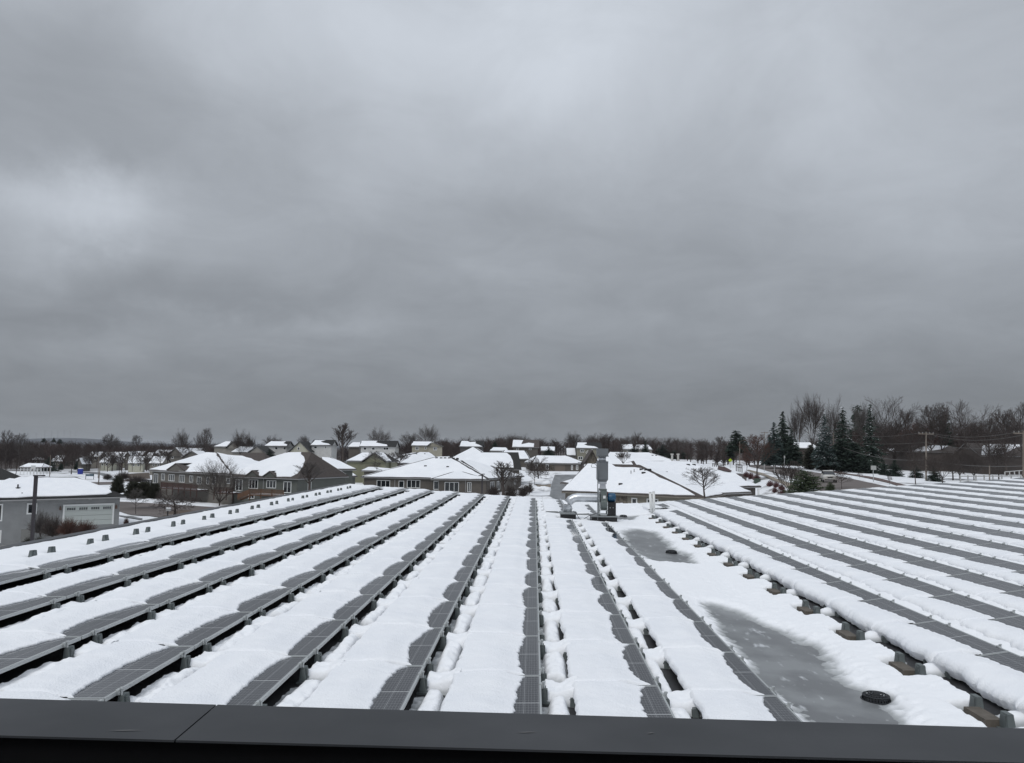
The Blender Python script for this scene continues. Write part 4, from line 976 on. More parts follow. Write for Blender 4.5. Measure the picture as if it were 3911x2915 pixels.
for px, py in ((2527, 1809), (2543, 1807), (2628, 1778), (2650, 1778)): vent(H10, P, px, py)
c4, rid, zr = eaves((2690, 1886), (2872, 1879), 2.9, 11, (2640, 1846), (2792, 1850)); volume(H10, c4, rid, 2.9, zr, 0, SD_BR, SHINGBR, oh=.5, mg=(.1, .1, .15), trim=GREYTRIM, snowm=SNOW)
H11 = empty('bungalow', (35, 175, 0), 'snowy roof with dark bare right end beyond the wide roof by the road', 'house')
c4, rid, zr = eaves((2700, 1830), (2862, 1837), 2.9, 14, (2740, 1808), (2822, 1806)); volume(H11, c4, rid, 2.9, zr, 1, SD_BR, SHINGBR, bare=('R',), mg=(.1, .2, .5))
H12 = empty('bungalow', (25, 190, 0), 'long snowy roof with stone gable just left of the fan stack', 'house')
c4, rid, zr = eaves((2290, 1778), (2650, 1782), 4.0, 20, (2325, 1727), (2480, 1729)); V12 = volume(H12, c4, rid, 4.0, zr, 0, SD_TN, SHINGBK, mg=(.1, .15, .3))
for px, py in ((2492, 1741), (2506, 1741)): vent(H12, V12['faces']['F'], px, py)
g0, g1, gt = W(2232, 1772, 182), W(2286, 1772, 182), W(2262, 1724, 182); m = MB(); m.add([g0, g1, gt, g0+Vector((0, 10, 0)), g1+Vector((0, 10, 0)), gt+Vector((0, 10, 0))], [(0, 1, 2), (3, 5, 4), (0, 1, 4, 3)]); m.build('gable_wall', STONE, H12)
m = MB()
for a, b in ((g0, gt), (gt, g1)):
    ex = (b-a)*.12; a2, b2 = (a-ex, b) if b is gt else (a, b+ex); u = Vector((0, 0, .35)); f_ = Vector((0, -.6, 0)); k_ = Vector((0, 10, 0)); m.add([a2+f_, b2+f_, b2+k_, a2+k_, a2+f_+u, b2+f_+u, b2+k_+u, a2+k_+u], [(0, 1, 2, 3), (4, 5, 6, 7), (0, 1, 5, 4)])
m.build('gable_roof', SHINGBR, H12)
# --- house at the end of the centre street
H13 = empty('bungalow', (5, 275, 0), 'low brown house with stone corners and a garage at the end of the centre street', 'house')
c4, rid, zr = eaves((2030, 1768.5), (2238, 1770.5), 4.05, 15, (2048, 1740), (2163, 1741)); V13 = volume(H13, c4, rid, 4.05, zr, .8, SD_BR, SHINGBK, mg=(.1, .15, .2), th=.3)
window(H13, V13, 'F', 2118, 1777, 2158, 1806, 0, .1, 'garage_door', SD_TN, 3, mat('garage_tan', (.15, .125, .105), .8))
for a in ((2040, 1774, 2054, 1791, 1), (2084, 1774, 2096, 1793, 0), (2181, 1777, 2188, 1795, 0), (2200, 1777, 2208, 1795, 0)): window(H13, V13, 'F', *a, .2)
for x0, x1 in ((2100, 2113), (2066, 2080)): T2, a, b, c, e_ = wallrect(V13, 'F', x0, 1775, x1, 1808); MB().box(a, b, -.15, .0, c, e_, T2).build('stone_pier', STONE, H13)

# --- two-storey and other distant houses placed by depth
def far(label, px0, px1, y, pye, pyr, Wd, kind, wallm, roofm=SHINGBK, snow='F', rot=0, r0=.15, r1=.85, wins=(), base=None, name='house', group=None, extra=None, mg=(.1, .15, .25), trim=None):
    a = W(px0, pye, y); b = W(px1, pye, y); ze = (a.z+b.z)/2; mid = (a+b)/2; L = (b-a).length
    d = Vector((math.cos(rot), math.sin(rot), 0)); n = Vector((-d.y, d.x, 0)); FL = mid-d*L/2/abs(math.cos(rot)); FR = mid+d*L/2/abs(math.cos(rot))
    zb_ = (float(zg(mid.x, mid.y))-.3) if base is None else base
    e = empty(name, (mid.x, mid.y+Wd/2, zb_), label, 'house', group)
    if kind == 'front':                      # gable wall towards the camera
        zr = W((px0+px1)/2, pyr, y).z; BLk, BRk = FL+n*Wd, FR+n*Wd
        V_ = volume(e, [BLk, FL, FR, BRk], [(BLk+BRk)/2, (FL+FR)/2], ze, zr, zb_, wallm, roofm, gl=True, gr=True, bare=tuple(x for x in 'FBLR' if x not in snow), mg=mg, trim=trim)
        V_ = dict(V_); Wc = V_['W']; V_['W'] = [Wc[1], Wc[2], Wc[3], Wc[0]]
    else:
        zr = W((px0+px1)/2, pyr, y+Wd/2).z
        c = [FL, FR, FR+n*Wd, FL+n*Wd]; ra, rb_ = (0, 1) if kind == 'side' else (r0, r1)
        V_ = volume(e, c, [FL+n*Wd/2+(FR-FL)*ra, FL+n*Wd/2+(FR-FL)*rb_], ze, zr, zb_, wallm, roofm, gl=ra == 0, gr=rb_ == 1, bare=tuple(x for x in 'FBLR' if x not in snow), mg=mg, trim=trim,
                    custom={'F': extra} if extra else None)
    for w_ in wins: window(e, V_, 'F', *w_)
    return e, V_
e, V_ = far('two storey beige house with a front gable and snow on both roof slopes', 1568, 1652, 300, 1702, 1687, 11, 'side', SD_BG, snow='F', rot=-.0, wins=((1586, 1707, 1600, 1719, 1, .16), (1622, 1707, 1629, 1717, 0, .16)))
a = W(1692, 1704, 296); far_ = volume(e, [W(1630, 1703, 303), W(1630, 1703, 296), W(1694, 1703, 296), W(1694, 1703, 303)], [W(1650, 1700, 303), W(1650, 1700, 296)], a.z, W(1650, 1687, 296).z, -1, SD_BG, SHINGBK, gl=True, gr=True)
vv = dict(far_); vv['W'] = [far_['W'][1], far_['W'][2], far_['W'][3], far_['W'][0]]; window(e, vv, 'F', 1655, 1708, 1669, 1720, 1, .16)
far('two storey white house with half bare dark roof behind the duplexes', 1372, 1512, 290, 1706, 1683, 10, 'side', SD_WH, snow='F', wins=((1388, 1708.5, 1400, 1719, 0, .12), (1420, 1708.5, 1432, 1719, 0, .12), (1464, 1708.5, 1484, 1719, 1, .12), (1394, 1733, 1416, 1741, 1, .12)),
    extra=[[(1374, 1704.5), (1480, 1705), (1478, 1699), (1455, 1695), (1436, 1690), (1442, 1684.5), (1382, 1684.5)]])
far('small snowy roofed house left of the two storey white house', 1326, 1376, 300, 1707, 1689, 9, 'hip', SD_BR, snow='F')
far('two storey pale house partly hidden behind the tall round bare tree', 1184, 1270, 285, 1701, 1680, 9, 'side', SD_WH, snow='F', wins=((1199, 1704, 1211, 1714, 0, .12), (1241, 1704, 1247, 1714, 0, .12)), extra=[[(1186, 1700), (1262, 1700), (1255, 1695), (1235, 1692), (1225, 1687), (1245, 1682), (1203, 1681.5)]])
far('two storey white house with patchy snowy roof behind the tan duplex', 1007, 1098, 285, 1704.5, 1685, 9, 'hip', SD_WH, snow='F', r0=.2, r1=1, wins=((1018, 1707, 1028, 1717, 0, .12), (1050, 1707, 1061, 1718, 0, .12), (1082, 1707, 1093, 1718, 0, .12)), extra=[[(1010, 1703), (1095, 1703.5), (1097, 1698), (1082, 1694), (1092, 1686.5), (1034, 1686)]])
far('cream coloured gable end beside the patchy roofed white house', 1098, 1186, 280, 1726, 1686, 12, 'front', SD_CR, snow='', wins=((1136, 1708, 1145, 1719, 0, .14),))
far('grey gabled house with snow on its left slope beyond the two bare trees', 812, 868, 300, 1706, 1685, 9, 'hip', SD_LT, snow='F', r0=.55, r1=1)
far('dark grey gable facing the road left of the twin bare trees', 858, 918, 290, 1711, 1686, 10, 'front', SD_LT, snow='')
far('snowy roofed house in front of the twin bare trees', 880, 962, 270, 1727, 1706, 10, 'hip', SD_LT, snow='F')
far('low tan gable directly left of the patchy roofed white house', 942, 1014, 262, 1728, 1704, 10, 'front', SD_LT, snow='R')
far('olive gabled garage house with snow on both slopes between white house and centre roofs', 1316, 1500, 195, 1762, 1729, 10, 'hip', SD_OL, snow='F', r0=.25, r1=.75)
e, V_ = far('olive front gable with snowy eaves beside the bare street trees', 1378, 1478, 190, 1762, 1728, 9, 'front', SD_OL, snow='FB', wins=((1392, 1772, 1432, 1790, 0, .2, 'garage_door', SD_OL, 3, MATS['garage_tan']),))
far('two storey house with ragged snow on a dark roof left of the evergreen', 1753, 1845, 330, 1706, 1684, 10, 'side', mat('far_dark_wall', (.07, .065, .065), .8), snow='F', extra=[[(1755, 1705), (1842, 1706), (1830, 1700), (1815, 1694), (1818, 1688), (1795, 1689), (1785, 1685), (1763, 1685)]])
far('tall grey roofed house with snow on the lower left of its roof', 1955, 2060, 270, 1708, 1680, 11, 'side', SD_BR, SHINGBR, snow='F', extra=[[(1956, 1707), (2038, 1708), (2040, 1695), (2020, 1692), (1990, 1698), (1998, 1682), (1960, 1681)]], wins=((1972, 1712, 1982, 1719, 0, .12), (2020, 1712, 2030, 1719, 0, .12)))
far('small snow roofed house tucked behind the middle bungalow ridge', 1868, 1945, 300, 1722, 1709, 8, 'hip', SD_LT, snow='F')
far('steep snowy roof peeking out beside the dark evergreen in the middle distance', 2064, 2122, 300, 1722, 1706, 8, 'side', SD_BR, snow='F')
far('steep snow covered wing at the left of the tan two storey house', 2162, 2202, 325, 1739, 1711, 9, 'side', SD_TN, snow='F')
e, V_ = far('two storey tan house with a white diamond ornament on its wall', 2200, 2300, 320, 1712, 1690, 10, 'side', siding('siding_khaki', (.20, .19, .15), .2), snow='F', wins=((2216, 1716, 2231, 1728, 1, .16), (2258, 1716, 2264, 1727, 0, .16), (2208, 1744, 2226, 1756, 1, .16)), extra=[[(2201, 1711), (2285, 1712), (2272, 1706), (2245, 1703), (2230, 1698), (2242, 1694), (2240, 1691), (2206, 1691)]])
T2, a, b, c, e_ = wallrect(V_, 'F', 2236, 1720, 2253, 1738); cx, cz = (a+b)/2, (c+e_)/2; rr = (b-a)/2; m = MB()
for k in range(4):
    p = [(cx+rr*s_*math.cos(R(90*k+j*90)), -.05, cz+rr*s_*math.sin(R(90*k+j*90))) for j in (0, 1) for s_ in (1, .78)]; m.add([T2 @ Vector(v) for v in p], [(0, 1, 3, 2)])
m.add([T2 @ Vector((cx+rr*.35*math.cos(R(90*j)), -.05, cz+rr*.35*math.sin(R(90*j)))) for j in range(4)], [(0, 1, 2, 3)]); m.build('diamond_ornament', WHITE, e)
far('distant snowy roofed house with chimney between dark pines right of the fan', 2378, 2420, 350, 1716, 1697, 9, 'side', SD_LT, snow='F', mg=(.1, .1, .1), wins=((2395, 1719, 2409, 1726, 1, .12),))
far('distant snowy roof partly hidden by dark pines right of the fan', 2422, 2495, 350, 1717, 1699, 9, 'hip', SD_LT, snow='F')
# cluster of pale tan houses at the left
cl_ = [('leftmost pale house of the left cluster with small snowy roof', 268, 300, 400, 1764, 1752, 8, 'side', 0), ('pale house with snowy roof at the left of the cluster', 302, 326, 360, 1771, 1745, 8, 'side', .2),
    ('narrow tan gable beside the loop road', 288, 312, 330, 1774, 1748, 8, 'front', 0), ('pale two storey house with a broad snowy roof behind the blue toilet', 330, 382, 380, 1746, 1725, 8, 'side', .1),
    ('low pale garage with snowy roof behind the utility poles', 374, 420, 340, 1768, 1744, 7, 'hip', 0), ('snowy roofed pale house second row behind the garage', 388, 432, 400, 1743, 1726, 8, 'side', 0),
    ('grey gabled pale house in the middle of the cluster', 414, 440, 345, 1768, 1747, 8, 'front', 0), ('snowy roofed pale house behind the clipped hedge', 428, 476, 390, 1752, 1726, 8, 'side', 0),
    ('tall pale gable with large snowy roof in the cluster', 472, 500, 350, 1745, 1725, 9, 'front', 0), ('long snowy roof joined to the tall pale gable', 482, 540, 358, 1742, 1723, 8, 'side', 0),
    ('pale front garage with two vents in its snowy roof', 490, 545, 325, 1770, 1743, 8, 'side', .35), ('small tan house behind bare saplings', 545, 580, 360, 1750, 1728, 8, 'hip', 0),
    ('snowy roofed tan house left of the duplex', 566, 622, 300, 1770, 1742, 8, 'side', 0), ('tan house with dark chimney side behind the duplex dormer', 582, 660, 370, 1742, 1718, 9, 'side', 0),
    ('brown gable end house above the duplex dormer', 634, 700, 320, 1741, 1709, 10, 'front', 0), ('snowy roof to the right of the brown gable', 700, 760, 330, 1733, 1711, 9, 'side', 0), ('brown gabled house above the tan duplex roof', 690, 770, 260, 1746, 1722, 9, 'front', 0),
    ('small far snowy roof left of the cluster', 118, 165, 420, 1757, 1747, 7, 'side', 0), ('grey far house with snow patches beside the spruce', 190, 240, 400, 1763, 1738, 8, 'hip', 0)]
for i, (lb, a, b, y, pe, pr, wd, kd, rt) in enumerate(cl_):
    wn = ((a+(b-a)*.3, pe+3, a+(b-a)*.45, pe+11, 0, .12), (a+(b-a)*.62, pe+3, a+(b-a)*.78, pe+11, 0, .12))
    far(lb, a, b, y, pe, pr, wd, kd, [SD_LT, SD_CR, SD_TN][i % 3] if i < 13 else SD_TN, SHINGBR, 'F' if kd != 'front' else 'FB', rt, wins=wn if kd != 'front' else wn[:1], group='pale houses clustered beyond the left streets')
# houses on the right behind the trees
far('large brown house with a snow patched roof at the right edge behind trees', 3745, 4050, 200, 1742, 1694, 14, 'side', mat('brick_brown', (.075, .062, .055), .85), SHINGBR, snow='F', base=2.8, extra=[[(3748, 1739), (3810, 1740), (3850, 1726), (3880, 1711), (3920, 1700), (3780, 1697), (3752, 1704)]])
far('brown house with thin snowy roof among bare trees right of the second utility pole', 3478, 3700, 215, 1725, 1701, 12, 'hip', MATS['brick_brown'], SHINGBR, snow='F', base=2.8, extra=[[(3486, 1724), (3540, 1724), (3600, 1716), (3620, 1704), (3560, 1702), (3520, 1708)]])
far('house with snowy roof glimpsed behind the tall bare trees', 3030, 3135, 260, 1712, 1690, 12, 'hip', MATS['brick_brown'], SHINGBR, snow='F', base=2.8)
far('low dark house with a sliver of snow left of the second utility pole', 3405, 3470, 225, 1727, 1714, 10, 'hip', MATS['brick_brown'], SHINGBR, snow='F', base=2.8)
# park shelter
a = W(72, 1784, 270); b = W(160, 1784, 270); zgr = W(100, 1803, 270).z
e = empty('picnic_shelter', ((a.x+b.x)/2, 273, zgr), 'open shelter with snowy roof and white posts beyond the garage house', 'shelter')
volume(e, [a, b, b+Vector((0, 6, 0)), a+Vector((0, 6, 0))], [a+Vector((1.2, 3, 0)), b+Vector((-1.2, 3, 0))], a.z, a.z+1.25, a.z-.3, SD_TN, SHINGBR, oh=.3, mg=(.05, .05, .05)); m = MB()
for i in range(7):
    x = a.x+.4+(b.x-a.x-.8)*i/6
    for y_ in (270.3, 275.6): MB().box(x-.08, x+.08, y_, y_+.16, zgr-1, a.z-.2).build('post', WHITE, e)

# ================================================================== trees
def segs_mesh(P0, P1, R0, R1, n=3):
    P0, P1 = np.asarray(P0), np.asarray(P1); d = P1-P0; L = np.linalg.norm(d, axis=1, keepdims=True)+1e-9; d = d/L
    a = np.where(np.abs(d[:, 2:3]) < .9, np.array([[0, 0, 1.]]), np.array([[1., 0, 0]])); u = np.cross(d, a); u /= np.linalg.norm(u, axis=1, keepdims=True)+1e-9; v = np.cross(d, u)
    R0, R1 = np.asarray(R0)[:, None], np.asarray(R1)[:, None]; V = []
    for k in range(n):
        c, s = math.cos(2*math.pi*k/n), math.sin(2*math.pi*k/n); w_ = u*c+v*s; V += [P0+w_*R0, P1+w_*R1]
    V = np.stack(V, 1).reshape(-1, 3); N = len(P0); base = (np.arange(N)*2*n)[:, None]; Fs = []
    for k in range(n): j = (k+1) % n; Fs.append(base+np.array([[2*k, 2*j, 2*j+1, 2*k+1]]))
    return V, np.concatenate(Fs)
def bare(seed, H, form='round', lv=4, rmin=.012, kids=(8, 6, 5, 4), wide=1.0, r0=None, nst=1, tr=.0, splay=.6):
    rnd = random.Random(seed); S = [[], []]
    def br(p, d, L, r, l):
        ns = 4 if l == 0 else 3 if l < 3 else 2; pts = [p]; q_ = p; dd = d.copy()
        for i in range(ns):
            j = Vector((rnd.gauss(0, 1), rnd.gauss(0, 1), rnd.gauss(0, 1)))*(.035 if l == 0 else .10)
            dd = (dd+j+Vector((0, 0, {'spread': .03, 'vase': .025}.get(form, .11) if l > 0 else .05))).normalized(); q_ = q_+dd*L/ns
            ra = max(rmin, r*(1-.75*(i/ns))); rb_ = max(rmin*.8, r*(1-.75*((i+1)/ns))); S[0 if l < 2 else 1].append((pts[-1], q_, ra, rb_)); pts.append(q_)
        if l >= lv: return
        nk = kids[l]
        for c in range(nk):
            t = (.30 if l == 0 else .22)+(.70 if l == 0 else .78)*(c+rnd.random())/nk
            if form == 'vase' and l == 0: t = .40+.58*(c+rnd.random())/nk
            if form == 'spread' and l == 0: t = .25+.7*(c+rnd.random())/nk
            x = t*ns; i = min(ns-1, int(x)); o = pts[i].lerp(pts[i+1], x-i); ax_ = (pts[i+1]-pts[i]).normalized()
            ang = {'round': .82, 'vase': .60, 'spread': 1.15, 'upright': .42}[form]*rnd.uniform(.75, 1.2)*(1 if l == 0 else .92)
            az = rnd.uniform(0, math.tau) if l else c*2.4+rnd.random(); s_ = ax_.orthogonal().normalized(); s_ = Matrix.Rotation(az, 3, ax_) @ s_
            nd = (ax_*math.cos(ang)+s_*math.sin(ang)).normalized()
            if l == 0:
                fl = {'round': .62*(1.15-.75*t), 'vase': .62, 'spread': .75, 'upright': .5*(1.2-.8*t)}[form]*wide
            else: fl = .62*(1.1-.6*t)
            br(o, nd, L*fl*rnd.uniform(.8, 1.15), r*(.5 if l == 0 else .45), l+1)
    if nst > 1 and tr:
        S[0].append((Vector((0, 0, 0)), Vector((0, 0, H*tr)), (r0 or H*.018)*1.9, (r0 or H*.018)*1.5))
    for k in range(nst):
        tl = 0 if nst == 1 else .06+splay*math.sqrt((k+.5)/nst); a_ = k*2.4+seed
        d = Vector((math.cos(a_)*math.sin(tl), math.sin(a_)*math.sin(tl), math.cos(tl)))
        br(Vector((0, 0, H*tr*rnd.uniform(.8, 1) if nst > 1 else 0)), d, H*(.78 if form != 'spread' else .5)*(1-.22*tl), (r0 or H*.018), 0)
    out = []
    for s_ in S:
        out.append(segs_mesh([tuple(x[0]) for x in s_], [tuple(x[1]) for x in s_], [x[2] for x in s_], [x[3] for x in s_], 4 if s_ is S[0] else 3))
    zmax = max(out[1][0][:, 2].max(), out[0][0][:, 2].max()); k = H/zmax
    return [(v*k, f) for v, f in out]
PROTO = {}
def proto(key, gen, *mats_):
    if key in PROTO: return PROTO[key]
    parts = gen(); ms = []
    for nm, (v, f), m in zip(('trunk', 'crown', 'snow_load'), parts, mats_):
        o = mesh_np(nm, v, f, m); ms.append((nm, o.data)); bpy.data.objects.remove(o)
    PROTO[key] = ms; return ms
def place(name, ms, p, s, label, cat, group=None, sx=1.0, rz=None):
    e = empty(name, p, label, cat, group); e.scale = (s*sx, s*sx, s); e.rotation_euler = (0, 0, random.uniform(0, 6.28) if rz is None else rz)
    for nm, me in ms:
        o = inst(nm, me, e)
        if nm == 'snow_load': o['kind'] = 'stuff'
    return e
random.seed(11)
BT = {  # bare tree prototypes, 10 m tall
 'vase': lambda: bare(1, 10, 'vase', 3, .010, (12, 9, 7), 1.0, .12, 6, .2, .72), 'vase2': lambda: bare(5, 10, 'vase', 3, .010, (11, 9, 7), 1.1, .12, 7, .24, .85),
 'round': lambda: bare(2, 10, 'round', 4, .008, (15, 7, 6, 5)), 'round2': lambda: bare(7, 10, 'round', 4, .009, (15, 8, 6, 5), 1.15),
 'spread': lambda: bare(3, 10, 'spread', 4, .020, (9, 7, 6, 5), 1.3, .26), 'up': lambda: bare(4, 10, 'upright', 4, .007, (16, 7, 5, 4), 1.0),
 'sap': lambda: bare(6, 10, 'round', 3, .018, (16, 8, 6), .8, .10), 'multi': lambda: bare(8, 10, 'upright', 3, .018, (9, 7, 6), 1.1, .12, 7),
 'tall': lambda: bare(9, 10, 'vase', 3, .010, (13, 9, 7), 1.1, .13, 5, .36, .62), 'tall2': lambda: bare(12, 10, 'vase', 4, .010, (8, 7, 6, 6), 1.45), 'big': lambda: bare(15, 10, 'vase', 3, .007, (9, 8, 6), 1.5, .13, 7, .12, .8)}
MSET = {'': (BARK, TWIG), 'g': (BARK, TWIGG), 'r': (BARK, TWIGR)}
def gd_(px, py, y):
    if px > 2780 and py > 1776:
        g = G(px, py)
        if 60 < g.y < 400: return g.y
    return y
def tree(kind, px, pyb, pyt, y, label, wpx=None, col='', group=None, base=None):
    y = gd_(px, pyb, y); ms = proto(kind+col, BT[kind], *MSET[col]); p = W(px, pyb, y); t = W(px, pyt, y)
    if base == 'g': p.z = float(zg(p.x, p.y))
    h = t.z-p.z; s = h/10; me = ms[1][1]
    sx_ = 1.0
    if wpx:
        n_ = len(me.vertices); co = np.empty(n_*3, np.float32); me.vertices.foreach_get('co', co); co = co.reshape(-1, 3); wd = np.percentile(np.hypot(co[:, 0], co[:, 1]), 96)*2*s
        sx_ = (wpx*y/F)/wd
    return place('bare_tree', ms, p, s, label, 'tree', group, sx_)
tree('big', 838, 1932, 1738, 102, 'large bare many limbed tree in front of the two duplexes', 270, 'g')
tree('spread', 668, 1968, 1858, 88, 'low wide crabapple tree with dark tangled branches by the brown road', 225)
tree('sap', 518, 1963, 1862, 82, 'slim bare sapling at the roadside right of the garage house', 75, 'g')
tree('up', 1182, 1878, 1762, 100, 'slim bare tree with fine upright branches in front of the green grey duplex', 108, 'g')
tree('up', 1922, 1892, 1760, 118, 'bare tree with a trunk rising beside the brown bungalow corner', 95, 'g')
tree('sap', 1975, 1892, 1800, 112, 'smaller bare tree right of the brown bungalow corner', 75)
tree('sap', 2040, 1872, 1745, 150, 'thin bare street tree left of the centre street', 60)
tree('spread', 2056, 1838, 1742, 185, 'wide bare street tree before the low brown house', 130)
tree('round', 2692, 1905, 1782, 82, 'round bare tree with grey branches in front of the broad snowy roof', 170, 'g')
tree('round', 2891, 1836, 1655, 150, 'tall bare tree with reddish twigs beside the pavement', 135, 'r')
tree('sap', 2852, 1798, 1730, 180, 'small reddish bare tree near the yellow sign', 60, 'r')
tree('multi', 3018, 1885, 1765, 110, 'bare multi stemmed shrub tree left of the dark green bush', 120)
tree('multi', 2380, 1772, 1722, 160, 'bare branched tree rising behind the fan stack', 70)
tree('sap', 3215, 1868, 1797, 120, 'small bare sapling in the snow right of the silver van', 70)
tree('sap', 3284, 1826, 1802, 175, 'tiny bare sapling between footpath and road', 22)
tree('sap', 3397, 1852, 1815, 150, 'tiny bare sapling right of the white road sign', 25)
tree('sap', 3128, 1792, 1735, 185, 'slim bare roadside tree behind the silver van', 30)
tree('sap', 1432, 1786, 1722, 178, 'thin bare tree in front of the olive gable', 90, 'g'); tree('multi', 1522, 1775, 1722, 190, 'pale bare shrub tree right of the olive gable', 110, 'g')
tree('sap', 1440, 1797, 1765, 150, 'short dark bare tree against the olive garage', 50)
tree('tall', 3103, 1760, 1492, 215, 'tallest bare tree on the right skyline with one thick trunk', 118)
tree('vase2', 3188, 1760, 1495, 225, 'tall bare tree immediately right of the tallest one', 100)
tree('vase', 3048, 1760, 1522, 232, 'bare tree on the left flank of the tallest tree', 72)
tree('tall', 3308, 1760, 1527, 235, 'pale bare crown rising behind the spruces', 120, 'g')
tree('tall2', 3408, 1790, 1508, 190, 'open crowned bare tree with dark crooked limbs on the right skyline', 200)
tree('round', 3466, 1790, 1560, 215, 'bare tree right of the open crowned tree', 110)
tree('round2', 3560, 1800, 1545, 200, 'dense bare tree above the second utility pole', 160); tree('round', 3605, 1800, 1535, 205, 'dense bare tree right of the second utility pole with dark crown', 130)
tree('tall2', 3680, 1810, 1525, 195, 'wide bare tree with long sweeping right limbs', 230); tree('round2', 3530, 1795, 1600, 190, 'reddish bare tree behind the second utility pole', 170, 'r')
tree('round2', 3780, 1815, 1590, 190, 'bushy bare tree left of the right edge', 160); tree('round', 3845, 1820, 1560, 185, 'tall bushy bare tree near the right edge', 150); tree('round2', 3905, 1820, 1535, 180, 'tallest bare tree cut by the right edge', 170, 'g')
tree('vase', 3815, 1835, 1660, 130, 'dark forked tree in front of the large brown house', 150); tree('sap', 3497, 1850, 1715, 150, 'slim trunk tree just left of the second utility pole', 90)
tree('vase2', 3600, 1848, 1700, 160, 'leaning bare tree right of the second utility pole', 150); tree('vase', 3665, 1835, 1690, 165, 'bare tree in a thicket before the white rail fence', 130)
tree('vase2', 3720, 1835, 1705, 168, 'bare tree at the left of the large brown house', 120); tree('round2', 3640, 1835, 1730, 172, 'low bare thicket tree by the white rail fence', 150); tree('round2', 3480, 1800, 1640, 205, 'dark bare tree behind the small spruces', 150)
tree('round2', 3370, 1795, 1640, 215, 'dark bare thicket tree right of the spruces', 150); tree('round2', 3420, 1795, 1660, 212, 'dark bare thicket tree behind the road sign', 150)
for px, pyb, pyt, y, k, wp, lb in ((692, 1760, 1631, 330, 'vase', 70, 'left bare tree of the pair on the left skyline'), (765, 1760, 1630, 330, 'vase2', 60, 'bare tree on the skyline above the tan duplex'), (788, 1760, 1632, 325, 'round', 50, 'right bare tree of the pair above the tan duplex'),
    (918, 1760, 1633, 270, 'vase', 75, 'left one of the twin bare trees before the far houses'), (952, 1755, 1642, 275, 'vase2', 45, 'right one of the twin bare trees before the far houses'), (1310, 1765, 1613, 250, 'up', 88, 'tall round bare tree above the white houses'),
    (1446, 1730, 1619, 360, 'vase2', 96, 'broad dome shaped bare tree on the skyline'), (1632, 1725, 1615, 360, 'vase', 92, 'fan shaped bare tree on the skyline above the beige house'), (1040, 1725, 1655, 300, 'vase2', 80, 'bare tree tops behind the patchy roofed white house'),
    (1160, 1720, 1656, 420, 'vase', 50, 'small dome shaped bare tree far on the skyline'), (1562, 1720, 1646, 400, 'vase', 80, 'pale bare tree left of the fan shaped one'), (1960, 1720, 1652, 420, 'vase', 60, 'pale bare tree above the tall grey roof'),
    (2000, 1720, 1652, 420, 'vase2', 60, 'second pale bare tree above the tall grey roof'), (2190, 1720, 1643, 400, 'vase', 66, 'bare skyline tree left of the fan stack'), (2262, 1720, 1648, 400, 'vase2', 60, 'bare skyline tree behind the fan stack'),
    (2425, 1720, 1654, 400, 'vase', 62, 'bare skyline tree right of the fan stack'), (2750, 1760, 1665, 300, 'round', 60, 'reddish bare tree left of the yellow sign'), (2685, 1760, 1672, 330, 'vase', 70, 'bare tree above the two white stacks'),
    (2600, 1740, 1664, 380, 'vase2', 70, 'bare skyline tree above the wide snowy roof'), (455, 1815, 1725, 300, 'round', 40, 'bare tree rising behind the clipped hedge'), (272, 1812, 1735, 290, 'up', 46, 'dark bare tree left of the blue toilet'),
    (562, 1800, 1728, 280, 'sap', 60, 'bare sapling left of the tan duplex'), (535, 1800, 1738, 290, 'sap', 50, 'bare sapling before the pale garage'), (695, 1770, 1700, 250, 'sap', 60, 'bare sapling above the duplex dormer'),
    (105, 1775, 1700, 330, 'round2', 60, 'bare tree behind the picnic shelter'), (20, 1800, 1640, 330, 'round2', 90, 'large bare tree at the left edge'), (75, 1800, 1652, 345, 'round', 80, 'bare tree right of the left edge'), (60, 1815, 1745, 120, 'round', 60, 'bare tree rising behind the black roof at left'),
    (412, 1740, 1655, 480, 'round2', 70, 'dark bare tree on the left skyline'), (432, 1740, 1656, 470, 'vase2', 50, 'second dark bare tree on the left skyline'), (515, 1735, 1660, 480, 'round', 55, 'pale bare tree on the left skyline')):
    tree(k, px, pyb, pyt, y, lb, wp, 'g' if y > 330 and k != 'round2' else '')

for i, (px, pb, pt, w_, y, k) in enumerate(((225, 1800, 1722, 46, 300, 'round'), (330, 1790, 1728, 40, 320, 'vase'), (398, 1795, 1718, 44, 310, 'round2'), (428, 1800, 1735, 36, 300, 'up'), (505, 1802, 1716, 46, 285, 'round'), (612, 1790, 1716, 50, 285, 'round2'), (640, 1785, 1722, 40, 290, 'up'), (150, 1790, 1712, 60, 330, 'round2'))):
    tree(k, px, pb, pt, y, '%s bare tree from the left among the pale clustered houses' % ORD[i+1], w_, '', 'bare trees among the pale clustered houses')
